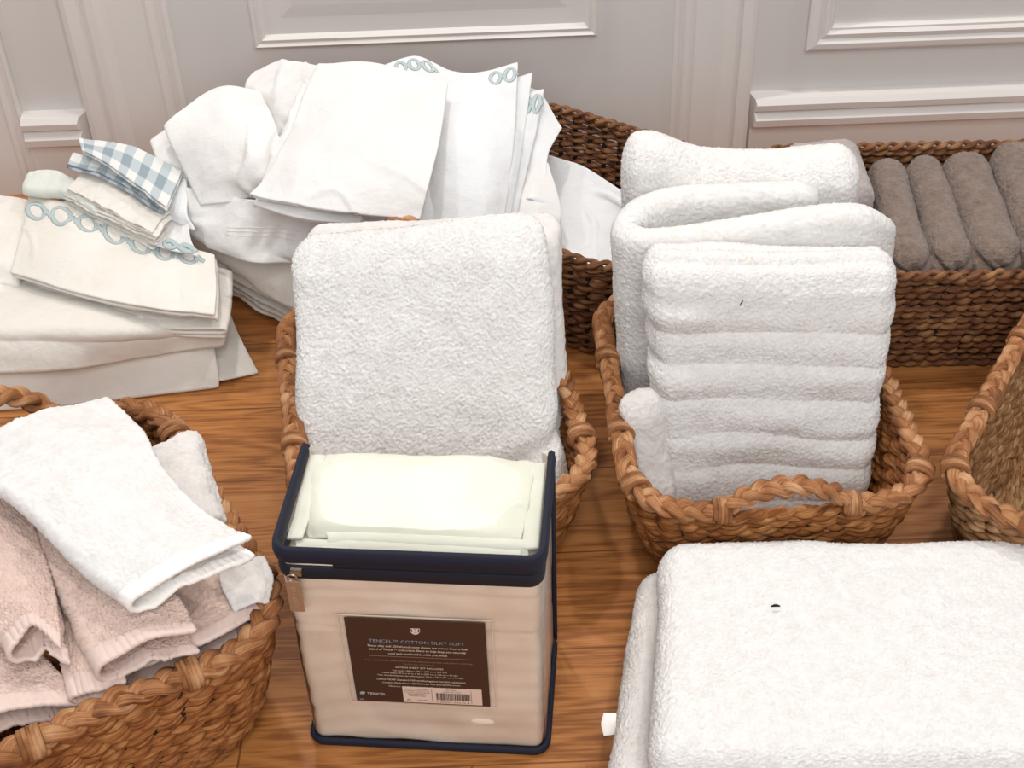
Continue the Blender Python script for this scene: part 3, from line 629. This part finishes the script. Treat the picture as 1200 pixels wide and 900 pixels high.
# folded towels on the floor, lower right
def flat(name, rl, rr_, fr, fl, z0, z1, mat, r, seed, label, res=.0016, wr=.0036):
    """flat pad: rear-left, rear-right, front-right, front-left ground points"""
    P = [np.array([p[0], p[1], 0]) for p in (rl, rr_, fr, fl)]; Z0 = np.array([0, 0, z0]); Z1 = np.array([0, 0, z1])
    # slab 'front' face is the underside seen from the front edge
    o = slab(name, P[3]+Z0, P[2]+Z0, P[3]+Z1, P[2]+Z1, (P[0]+P[1]-P[3]-P[2])/2, mat, r=r, res=res, wr=wr, sc=9, seed=seed, tuft=TF, disp=None)
    return terry(o, label)
rl, rr_, fr, fl = at(738, 652, .085), at(1130, 660, .085), at(1130, 905, .085), at(706, 915, .085)
o = flat('bath_towel', rl, rr_, fr, fl, .004, .085, TW2, (.03, .03, .028), 41, 'white folded bath towel lying on the floor underneath another, lower right', wr=.004)
c_ = cloth('care_tag', Gz([[(708, 836, .060), (722, 836, .062)], [(705, 848, .052), (722, 849, .056)], [(708, 862, .044), (722, 860, .048)]]), TWH, t=.0012, res=.003, wr=.0008, sc=40, seed=45, parent=o)
rl, rr_, fr, fl = at(786, 612, .150), at(1226, 634, .150), at(1300, 893, .150), at(758, 893, .150)
flat('bath_towel', rl, rr_, fr, fl, .082, .150, TW, (.03, .034, .033), 43, 'large white folded bath towel lying flat on top of another, lower right corner', wr=.0035)
def speck(p, d, r, label):
    m = MB(); P = np.array([np.array(p)+np.array(d)*k+np.array([0, 0, .0018*sin(k*pi)]) for k in np.linspace(0, 1, 8)]); m.put(*tube(P, r*np.sin(np.linspace(.35, pi-.35, 8)), 6)); return tag(m.build('lint_speck', LINT), label, 'lint')
speck(at(903, 711, .156), (.011, 0, 0), .0017, 'tiny dark bit of lint on the large flat white towel at lower right')
speck(at(866, 360, .372)+np.array([0, -.004, .004]), (.004, .001, .008), .0008, 'tiny dark thread on the face of the rippled white towel')
# taupe towels filed on edge in the seagrass basket
GT = 'taupe towels filed in the seagrass basket'
lab = ['taupe towel nearest the white towels, first from the left in the seagrass basket', 'taupe towel second from the left in the seagrass basket', 'taupe towel third from the left in the seagrass basket', 'taller taupe towel at the right edge of the photo, in the seagrass basket']
for k, (xa, xb, zt) in enumerate(((1040, 1095, .225), (1092, 1143, .225), (1140, 1200, .228), (1197, 1262, .245))):
    a = aty(xa, 325, 1.668); b = aty(xb, 325, 1.668); w_ = b-a; w_[2] = 0
    BL = np.array([a[0], 1.668, .016]); TLp = np.array([a[0], 1.668, zt-.028])
    def d_t(s, V, N, k=k):
        x, y, z = s[:, 0], s[:, 1], s[:, 2]; fx = np.clip((.16-y)*8, 0, 1)
        cr = np.exp(-((x-.5-.08*np.sin(z*30+k))/.09)**2)*np.clip((.92-z)*8, 0, 1)+.7*np.exp(-((z-.78-.25*np.abs(x-.5))/.035)**2)
        return N*(-.016*cr*fx+.0035*noise(V*13, 50+k))[:, None]
    o = slab('rolled_towel', BL, BL+w_, TLp, TLp+w_, np.array([.032, .315, 0]), TB, backtop=np.array([.032, .315, .012]), r=(.034, .04, .036), res=.0022, disp=d_t, wr=.002, sc=15, seed=51+k, tuft=(.0011, .0003, 1))
    terry(o, lab[k], group=GT)
GL = 'lilac grey towels in the seagrass basket'
for k, (z0, z1, xr, nm) in enumerate(((.016, .088, .585, 'lowest of the lilac grey folded towels in the seagrass basket, behind the white towel'), (.09, .155, .592, 'middle lilac grey folded towel in the seagrass basket, behind the white towel'), (.157, .238, .588, 'topmost lilac grey folded towel, sticking up behind the white towel'))):
    o = slab('folded_towel', (.455, 1.80, z0), (xr, 1.80, z0), (.455, 1.80, z1), (xr, 1.80, z1), (.012, .185, 0), TL, backtop=(.012, .185, .004), r=(.03, .03, .033), res=.003, wr=.003, sc=12, seed=61+k, tuft=TF); terry(o, nm, group=GL)
# ------------------------------------------------------------------ pink and white towels in the near left basket
GP = 'pink towels in the near left basket'
def pink(G, label, seed, gap=.024, t=.0055, hem=.07):
    o = cloth('pink_towel', Gz(G), TP, t=t, res=.0022, wr=.004, sc=16, seed=seed, layers=2, gap=gap, start='right', tuft=(.0010, .0003, 2), hem=hem, hem_mat=TPH, jit=.006, turn=12)
    return terry(o, label, group=GP)
pink([[(-130, 560, .185), (-60, 620, .195), (0, 660, .195)], [(-100, 720, .195), (-30, 735, .20), (35, 748, .20)], [(-60, 872, .195), (8, 832, .20), (104, 822, .195)]], 'pink towel lowest at the left edge, hem lying over the front basket rim', 71)
pink([[(90, 600, .195), (170, 600, .20), (245, 605, .20)], [(140, 690, .205), (220, 670, .212), (290, 650, .205)], [(152, 792, .205), (240, 757, .212), (316, 716, .205)]], 'pink towel at the right, its hem reaching the right corner of the basket', 72)
pink([[(0, 560, 0.211), (50, 590, 0.216), (95, 620, 0.211)], [(45, 660, 0.216), (80, 690, 0.223), (118, 722, 0.216)], [(86, 815, 0.211), (112, 808, 0.218), (146, 800, 0.213)]], 'narrow pink towel pinched between the two wider ones, hem over the front rim', 73, gap=.012)
pink([[(-60, 480, 0.257), (40, 545, 0.262), (150, 590, 0.257)], [(10, 585, 0.257), (85, 635, 0.267), (178, 670, 0.260)], [(72, 690, 0.252), (135, 700, 0.262), (205, 706, 0.257)], [(120, 775, 0.247), (165, 750, 0.258), (222, 740, 0.252)]], 'pink towel under the white hand towel, its looped end hanging in the middle', 74, gap=.034)
pink([[(-90, 520, 0.257), (-30, 545, 0.262), (30, 590, 0.260)], [(-60, 640, 0.257), (0, 630, 0.267), (55, 655, 0.260)], [(-20, 700, 0.252), (30, 688, 0.264), (68, 705, 0.256)], [(18, 758, 0.248), (42, 733, 0.260), (74, 760, 0.250)]], 'pink towel with a rolled looped end at the left of the basket', 75, gap=.024)
WHITEH = dict(tuft=(.0007, .0002, 3))
o = cloth('hand_towel', Gz([[(-50, 530, 0.309), (40, 488, 0.319), (126, 466, 0.304)], [(-5, 560, 0.319), (80, 525, 0.329), (164, 503, 0.314)], [(48, 600, 0.319), (120, 565, 0.329), (190, 549, 0.312)], [(108, 660, 0.306), (180, 622, 0.319), (256, 614, 0.304)], [(163, 700, 0.296), (225, 664, 0.310), (294, 633, 0.296)]]), TW, t=.006, res=.0021, wr=.0035, sc=14, seed=81, layers=2, gap=(.015, .026), start='right', hem=.05, hem_mat=TWH, turn=14, jit=.005, tuft=WHITEH['tuft'])
terry(o, 'white hand towel folded over on top of the pink towels, near left basket')
o = cloth('hand_towel', Gz([[(150, 545, .225), (185, 527, .235), (222, 513, .23), (236, 530, .215)], [(165, 580, .225), (205, 560, .235), (232, 553, .23), (244, 560, .21)], [(200, 620, .225), (235, 612, .23), (252, 608, .225), (263, 612, .21)]]), TW2, t=.012, res=.0022, wr=.005, sc=18, seed=82, tuft=TF)
terry(o, 'white terry towel bunched at the right rim of the near left basket')
o = cloth('washcloth', Gz([[(255, 668, .228), (285, 655, .236), (309, 651, .232)], [(262, 690, .226), (295, 675, .232), (319, 676, .226)], [(275, 715, .218), (300, 705, .222), (314, 706, .216)]]), TW2, t=.003, res=.0022, wr=.004, sc=22, seed=83, tuft=(.0006, .0002, 3))
terry(o, 'thin white washcloth edge sticking out by the right corner of the near left basket', 'washcloth')
# ================================================================== bed linen
GS = 'white bed linen heaped by the door'
def sheet(name, rows, label, mat=CW, cat='bed sheet', group=GS, mode='z', **kw):
    kw = dict(dict(t=.0035, res=.004, wr=.0028, sc=11, crease=1.3), **kw)
    o = cloth(name, Gz(rows) if mode == 'z' else Gy(rows), mat, **kw); return tag(o, label, cat, group)
def lines_on(P, paths, r, name, mat, parent, flat=.28, off=.003):
    """flat cords on a cloth grid P; each path a list of (row, col) fractions"""
    N = normals(P); m = MB(); nu, nv = P.shape[:2]
    for pa in paths:
        pa = np.array(pa); u = np.clip(pa[:, 0], 0, 1)*(nu-1); v = np.clip(pa[:, 1], 0, 1)*(nv-1); i = np.minimum(u.astype(int), nu-2); j = np.minimum(v.astype(int), nv-2); fu = (u-i)[:, None]; fv = (v-j)[:, None]
        S = lambda A: (A[i, j]*(1-fu)+A[i+1, j]*fu)*(1-fv)+(A[i, j+1]*(1-fu)+A[i+1, j+1]*fu)*fv
        n = unit(S(N)); m.put(*tube(S(P)+n*off, r, 6, up=n, flat=flat))
    return m.build(name, mat, parent)
def chain(P, parent, n, u0, v0, v1, ru, t=.0035, r=.0042, u1=None):
    """linked oval rings running along a row of the cloth"""
    paths = []; dv = (v1-v0)/n; u1 = u0 if u1 is None else u1; a = np.linspace(0, 2*pi, 33)
    for k in range(n):
        c = v0+dv*(k+.5); uc = u0+(u1-u0)*(k+.5)/n
        paths.append([(uc+ru*sin(x), c+dv*.35*cos(x)) for x in a])
        paths.append([(uc+ru*.30*np.sign(q-.5)*(1 if abs(q-.5) > .2 else 0), c+dv*(.30+.4*q)) for q in np.linspace(0, 1, 9)])
    return lines_on(P, paths, r, 'chain_embroidery', EMB, parent, off=t/2+.0004)
def stitches(P, parent, u0, u1, n, v0=0., v1=1., mat=None):
    return lines_on(P, [[(u0+(u1-u0)*k/max(1, n-1), v) for v in np.linspace(v0, v1, 24)] for k in range(n)], .0009, 'stitching', mat or CC, parent, .8, .0022)
# left stack on the floor
GLs = 'ivory sheets folded in the left floor stack'
o = sheet('folded_sheet', [[(-150, 330, .055), (60, 335, .062), (180, 332, .056), (246, 345, .046)], [(-150, 400, .068), (60, 405, .072), (180, 396, .064), (246, 385, .050)], [(-150, 436, .062), (60, 426, .063), (185, 414, .055), (250, 415, .040)], [(-150, 472, .032), (60, 455, .030), (190, 440, .025), (254, 440, .018)], [(-150, 489, .006), (60, 474, .005), (195, 459, .005), (254, 452, .005)]], 'wide ivory folded sheet lying on the floor at the bottom of the left stack', CC, group=GLs, t=.008, wr=.003, sc=7, seed=101)
f_ = cloth('turned_corner', Gz([[(235, 350, .040), (262, 352, .036)], [(240, 400, .036), (280, 395, .024)], [(246, 447, .012), (301, 436, .005)]]), CC, t=.005, res=.005, wr=.002, seed=102, parent=o)
sheet('folded_sheet', [[(-150, 300, .112), (60, 300, .118), (180, 320, .108), (266, 345, .092)], [(-150, 372, .124), (60, 376, .126), (170, 380, .114), (266, 372, .088)], [(-150, 405, .106), (60, 402, .106), (170, 396, .096), (266, 388, .078)], [(-150, 440, .070), (60, 432, .070), (160, 416, .066), (262, 404, .060)]], 'thick ivory folded sheet second from the floor in the left stack', CC, group=GLs, t=.010, wr=.005, sc=7, seed=103, layers=2, gap=.014, crease=0)
sheet('folded_sheet', [[(-100, 296, .125), (-5, 312, .132), (52, 342, .122)], [(-100, 345, .122), (0, 350, .118), (50, 362, .108)], [(-100, 386, .085), (0, 384, .085), (44, 380, .085)]], 'ivory sheet with a rounded fold at the left edge, beside the chain-embroidered pillowcase', CC, group=GLs, t=.010, wr=.005, sc=10, seed=104)
sheet('folded_sheet', [[(-100, 226, .176), (-10, 232, .176), (40, 238, .170)], [(-100, 292, .162), (-10, 297, .157), (24, 300, .152)], [(-100, 330, .130), (-10, 328, .130), (20, 332, .126)]], 'ivory sheet at the left edge, behind the chain-embroidered pillowcase', CC, group=GLs, t=.012, wr=.004, sc=9, seed=105, layers=2, gap=.012)
sheet('pillowcase', [[(60, 268, .150), (120, 280, .148), (190, 300, .140), (266, 318, .130)], [(30, 320, .135), (100, 345, .134), (180, 358, .128), (264, 352, .120)], [(36, 336, .120), (110, 372, .120), (185, 384, .114), (259, 387, .108)]], 'plain ivory pillowcase directly under the chain-embroidered one in the left stack', CC, 'pillowcase', 'pillowcases in the left stack', t=.005, wr=.003, seed=106, layers=3, gap=.008, start='left')
o = sheet('pillowcase', [[(36, 231, .192), (110, 249, .192), (185, 280, .178), (250, 300, .166)], [(26, 275, .176), (100, 300, .178), (178, 326, .168), (252, 334, .158)], [(13, 318, .156), (90, 342, .158), (175, 360, .152), (250, 368, .147)]], 'ivory pillowcase with a blue-grey chain-link border, on top of the left stack', CC, 'pillowcase', 'pillowcases in the left stack', t=.004, wr=.003, sc=10, seed=107, layers=3, gap=.007, start='right', jit=.003)
chain(LAST['P'], o, 7, .17, -.02, .92, .088, u1=.13)
# napkins and gingham cloths on the stack, near the wall
sheet('folded_cloth', [[(38, 208, .215), (72, 208, .22), (112, 232, .215)], [(34, 224, .208), (74, 226, .212), (112, 247, .21)]], 'pale greenish white folded cloth at the back of the left stack, by the wall moulding', CG, 'cloth', None, t=.022, wr=.004, sc=20, seed=110)
def ging(rows, label, seed, **kw): return sheet('gingham_napkin', rows, label, GING, 'napkin', 'blue grey gingham napkins', t=.003, res=.004, wr=.003, sc=18, seed=seed, **kw)
ging([[(80, 222, .195), (120, 232, .197), (160, 250, .19)], [(72, 238, .190), (100, 252, .19), (140, 270, .187)]], 'gingham napkin peeking out under the stack of cream napkins', 111, layers=2, gap=.006)
GN = 'cream napkins stacked on the left pile'
for k, nm in enumerate(('lowest', 'second lowest', 'third from the bottom', 'fourth from the bottom', 'topmost')):
    z = .0105*(k-4); dx = (4, -4, 7, -6, 2)[k]
    e = -z*600
    sheet('cream_napkin', [[(108+dx, 196+e, .236+z), (150+dx, 212+e, .232+z), (205, 246+e, .222+z)], [(94+dx, 208+e, .234+z), (135+dx, 227+e, .23+z), (192, 258+e, .22+z)], [(82+dx, 221+e, .228+z), (122+dx, 241+e, .226+z), (182, 271+e, .214+z)]], nm+' cream napkin in the small folded stack below the gingham napkins', CC, 'napkin', GN, t=.003, res=.003, wr=.003, sc=40, seed=112+k, layers=2, gap=.005, start='right', jit=.006, crease=0)
ging([[(85, 179, .262), (135, 192, .258), (200, 226, .245)], [(79, 193, .254), (125, 208, .250), (190, 246, .236)]], 'gingham napkin lying directly on the cream napkins', 120, layers=2, gap=.005)
ging([[(94, 163, .285), (150, 171, .28), (212, 200, .262)], [(98, 178, .277), (138, 200, .27), (194, 243, .25)]], 'uppermost gingham napkin, its dark corner pointing at the wall', 121, layers=2, gap=.005)
# heap by the door
sheet('folded_sheet', [[(190, 232, .080), (300, 250, .085), (430, 282, .085)], [(225, 275, .078), (300, 295, .080), (420, 320, .075)], [(256, 320, .066), (296, 342, .062), (340, 366, .050)]], 'white folded sheet lowest in the heap, its layered edges on the floor', CC, t=.006, wr=.003, seed=130, layers=4, gap=.013, start='left', jit=.010)
sheet('bed_sheet', [[(185, 235, .165), (290, 268, .170), (400, 285, .170)], [(215, 280, .135), (290, 312, .125), (380, 325, .125)], [(262, 308, .105), (312, 345, .085), (375, 372, .075)]], 'white sheet in shadow under the fitted sheet, hanging down behind the middle basket', CC, seed=131, wr=.004)
sheet('bed_sheet', [[(178, 190, .240), (200, 196, .25), (218, 212, .25)], [(182, 226, .228), (202, 236, .232), (218, 246, .228)], [(186, 250, .21), (205, 258, .212), (225, 268, .208)]], 'small white bunch of sheet beside the gingham napkins', CB, seed=132, wr=.006, sc=20, t=.006)
o = sheet('pillowcase', [[(192, 238, .212), (205, 246, .215), (222, 262, .212)], [(180, 262, .198), (200, 272, .20), (224, 282, .195)], [(168, 278, .187), (192, 290, .188), (232, 300, .182)]], 'corner of a chain-embroidered pillowcase tucked under the heap, beside the left stack', CW, 'pillowcase', seed=133, wr=.004, sc=16)
chain(LAST['P'], o, 2, .86, .45, 1.0, .1)
def gath(P):
    nu, nv = P.shape[:2]; u = np.linspace(0, 1, nu)[:, None]; v = np.linspace(0, 1, nv)[None]
    g = (.012*np.sin(v*17+1.2*np.sin(u*3))*np.clip((u-.1)*2, 0, 1)*np.exp(-((v-.62)/.22)**2)+.003*np.sin(v*70)*np.exp(-((u-.5)/.12)**2)*np.exp(-((v-.55)/.16)**2))
    return P+normals(P)*g[..., None]
o = sheet('fitted_sheet', [[(186, 212, .240), (270, 232, .250), (350, 238, .262), (425, 242, .250)], [(188, 240, .214), (262, 260, .218), (345, 262, .222), (425, 266, .205)], [(196, 258, .188), (262, 286, .186), (335, 296, .180), (425, 300, .165)], [(204, 264, .176), (266, 297, .170), (345, 310, .162), (425, 312, .150)]], 'white fitted sheet with gathered elastic seams, scooping out below the heap', CW, seed=134, wr=.003, hem=.09, hem_mat=CW, ridge=gath)
lines_on(LAST['P'], [[(.38+.05*k+.16*(v-.5)**2*6, v) for v in np.linspace(.36, .70, 24)] for k in range(3)], .0007, 'stitching', CC, o, .8, .0020)
sheet('pillowcase', [[(178, 163, .284), (208, 142, .294), (245, 128, .302)], [(187, 188, .268), (225, 176, .276), (280, 175, .280)], [(193, 205, .248), (245, 214, .246), (305, 220, .25)], [(216, 240, .222), (262, 243, .220), (305, 238, .226)]], 'white pillowcase at the left of the heap, showing only its left edge', CW, 'pillowcase', seed=135, layers=2, gap=.008, wr=.004)
sheet('pillowcase', [[(303, 84, .338), (332, 74, .346), (375, 76, .352), (410, 80, .345)], [(294, 108, .325), (328, 104, .338), (370, 104, .342), (410, 110, .335)], [(316, 165, .296), (350, 162, .300), (380, 160, .30), (410, 165, .295)]], 'white pillowcase humped up at the back of the heap against the door', CW, 'pillowcase', seed=136, layers=2, gap=.010, wr=.005, sc=14)
sheet('pillowcase', [[(194, 149, .318), (222, 126, .336), (256, 105, .350), (302, 107, .348)], [(203, 172, .300), (240, 158, .320), (280, 150, .334), (323, 156, .332)], [(217, 205, .268), (258, 203, .284), (300, 205, .292), (338, 208, .288)], [(234, 240, .236), (268, 237, .246), (302, 231, .250), (340, 232, .250)]], 'smooth white pillowcase fanned to the left, upper left of the heap', CW, 'pillowcase', seed=137, layers=2, gap=.008, wr=.005, sc=9)
o = sheet('bed_sheet', [[(378, 222, .250), (440, 232, .252), (505, 235, .250)], [(382, 262, .216), (440, 264, .218), (505, 262, .215)], [(386, 296, .180), (440, 298, .18), (505, 296, .18)]], 'white sheet with a wide hem band under the topmost pillowcase', CW, seed=138)
stitches(LAST['P'], o, .0, 1., 1, .1, .16)
lines_on(LAST['P'], [[(u, v) for u in np.linspace(.1, 1, 20)] for v in (.08, .18)], .0013, 'hem_fold', CW, o, .8, .002)
o = sheet('bed_sheet', [[(500, 100, .348), (526, 110, .345), (536, 125, .340)], [(488, 190, .296), (515, 190, .297), (534, 195, .292)], [(468, 290, .216), (505, 290, .216), (534, 290, .212)]], 'narrow strip of white sheet with a stitched seam, right of the topmost pillowcase', CB, seed=139)
stitches(LAST['P'], o, .56, .60, 2)
sheet('bed_sheet', [[(606, 104, .300), (634, 112, .302), (658, 149, .280)], [(604, 150, .285), (626, 160, .285), (641, 184, .270)], [(590, 230, .236), (620, 235, .238), (640, 242, .228)]], 'cool white sheet corner sticking out at the right of the heap', CB, seed=140, wr=.004)
sheet('bed_sheet', [[(600, 176, .272), (622, 182, .272), (642, 192, .262)], [(590, 235, .232), (624, 238, .236), (656, 250, .220)], [(580, 300, .18), (618, 296, .184), (643, 288, .180)]], 'creamy white sheet draped over the seagrass basket edge, right of the embroidered pillowcase', CW, seed=141, wr=.0036)
for k, (x0, lab_) in enumerate(((0, None),)):
    o = sheet('pillowcase', [[(453, 77, .352), (490, 67, .362), (530, 84, .350), (570, 84, .350), (606, 75, .346)], [(480, 130, .332), (510, 134, .337), (540, 140, .336), (572, 145, .331), (603, 150, .318)], [(500, 205, .283), (522, 210, .286), (546, 213, .286), (572, 215, .283), (596, 215, .270)], [(508, 292, .214), (526, 294, .216), (546, 295, .216), (566, 294, .215), (586, 291, .208)]], 'white pillowcase with blue-grey chain-link border along its top, right side of the heap', CB, 'pillowcase', seed=142, wr=.0035, sc=10, t=.003)
    P6 = LAST['P']; chain(P6, o, 3, .050, .04, .36, .032, r=.0032); chain(P6, o, 2, .055, .76, 1.0, .034, r=.0032)
    g2 = cloth('folded_layer', Gz([[(575, 92, .334), (600, 92, .334), (623, 87, .330)], [(575, 155, .308), (600, 158, .308), (613, 160, .300)], [(570, 222, .262), (590, 224, .262), (602, 224, .256)], [(560, 292, .205), (578, 292, .206), (591, 291, .20)]]), CB, t=.003, res=.005, wr=.003, seed=143, parent=o)
    g3 = cloth('folded_layer', Gz([[(590, 110, .316), (615, 110, .316), (637, 105, .312)], [(588, 160, .296), (610, 163, .296), (625, 165, .288)], [(575, 225, .252), (596, 226, .252), (610, 228, .246)], [(560, 292, .198), (580, 292, .198), (597, 291, .192)]]), CB, t=.003, res=.005, wr=.003, seed=144, parent=o)
    chain(LAST['P'], g3, 2, .10, .42, 1.0, .06, r=.0036)
sheet('pillowcase', [[(355, 100, .366), (400, 104, .37), (440, 110, .37)], [(330, 160, .335), (375, 165, .342), (440, 172, .345)], [(312, 205, .300), (360, 214, .305), (435, 222, .308)], [(299, 241, .272), (355, 257, .272), (420, 263, .266)]], 'white pillowcase just under the topmost one, its lower edge peeking out', CW, 'pillowcase', seed=145, layers=2, gap=.006, wr=.002)
sheet('pillowcase', [[(374, 77, .388), (440, 76, .398), (523, 99, .378)], [(346, 140, .352), (430, 148, .368), (514, 160, .348)], [(320, 195, .318), (410, 205, .330), (501, 215, .314)], [(297, 230, .288), (390, 247, .295), (490, 257, .278)]], 'large smooth white pillowcase on the very top of the heap', CW, 'pillowcase', seed=146, layers=2, gap=.005, wr=.0035, sc=8, start='right', jit=.002)
sheet('bed_sheet', [[(628, 180, .20), (650, 186, .21), (690, 200, .205), (740, 232, .195)], [(634, 240, .168), (660, 246, .172), (692, 254, .17), (735, 275, .16)], [(640, 300, .160), (665, 306, .160), (692, 318, .158), (738, 334, .155)]], 'plain white sheet lying inside the open-weave seagrass basket', CB, seed=147, t=.006, wr=.004, sc=12)
# ================================================================== camera, light
cam = bpy.data.cameras.new('camera'); co = bpy.data.objects.new('camera', cam); C.objects.link(co); cam.sensor_width = 36; cam.lens = F/1200*36; cam.clip_start = .05
M = np.stack([CX, CY, -_f], 1)
import mathutils
co.matrix_world = mathutils.Matrix([[*M[0], C0[0]], [*M[1], C0[1]], [*M[2], C0[2]], [0, 0, 0, 1]]); bpy.context.scene.camera = co
def area(name, loc, to, size, power, col, spread=180):
    l = bpy.data.lights.new(name, 'AREA'); l.shape = 'DISK'; l.size = size; l.energy = power; l.color = col; l.spread = radians(spread)
    o = bpy.data.objects.new(name, l); C.objects.link(o); o.location = loc; d = mathutils.Vector(to)-mathutils.Vector(loc); o.rotation_euler = d.to_track_quat('-Z', 'Y').to_euler(); return o
WARM = (1, .945, .885)
area('ceiling_can', (-.35, 2.12, 2.7), (-.2, 1.6, 0), .14, 15, WARM)
area('ceiling_can', (1.05, 2.1, 2.7), (.8, 1.6, 0), .14, 15, WARM)
area('ceiling_can', (-1.35, 1.9, 2.7), (-1.0, 1.4, 0), .14, 11, WARM)
area('ceiling_can', (.35, .2, 2.7), (.3, .8, 0), .2, 9, WARM)
area('front_fill', (.2, -1.1, 2.3), (0, 1.6, .2), 2.4, 50, (1, .98, .955))  # added camera-side fill to brighten the front faces
w = bpy.data.worlds.new('world'); bpy.context.scene.world = w; w.use_nodes = True; w.node_tree.nodes['Background'].inputs['Color'].default_value = (.93, .95, 1, 1); w.node_tree.nodes['Background'].inputs['Strength'].default_value = .40
vs = bpy.context.scene.view_settings; vs.view_transform = 'Standard'; vs.look = 'None'; vs.exposure = 0.10; vs.gamma = 1.0
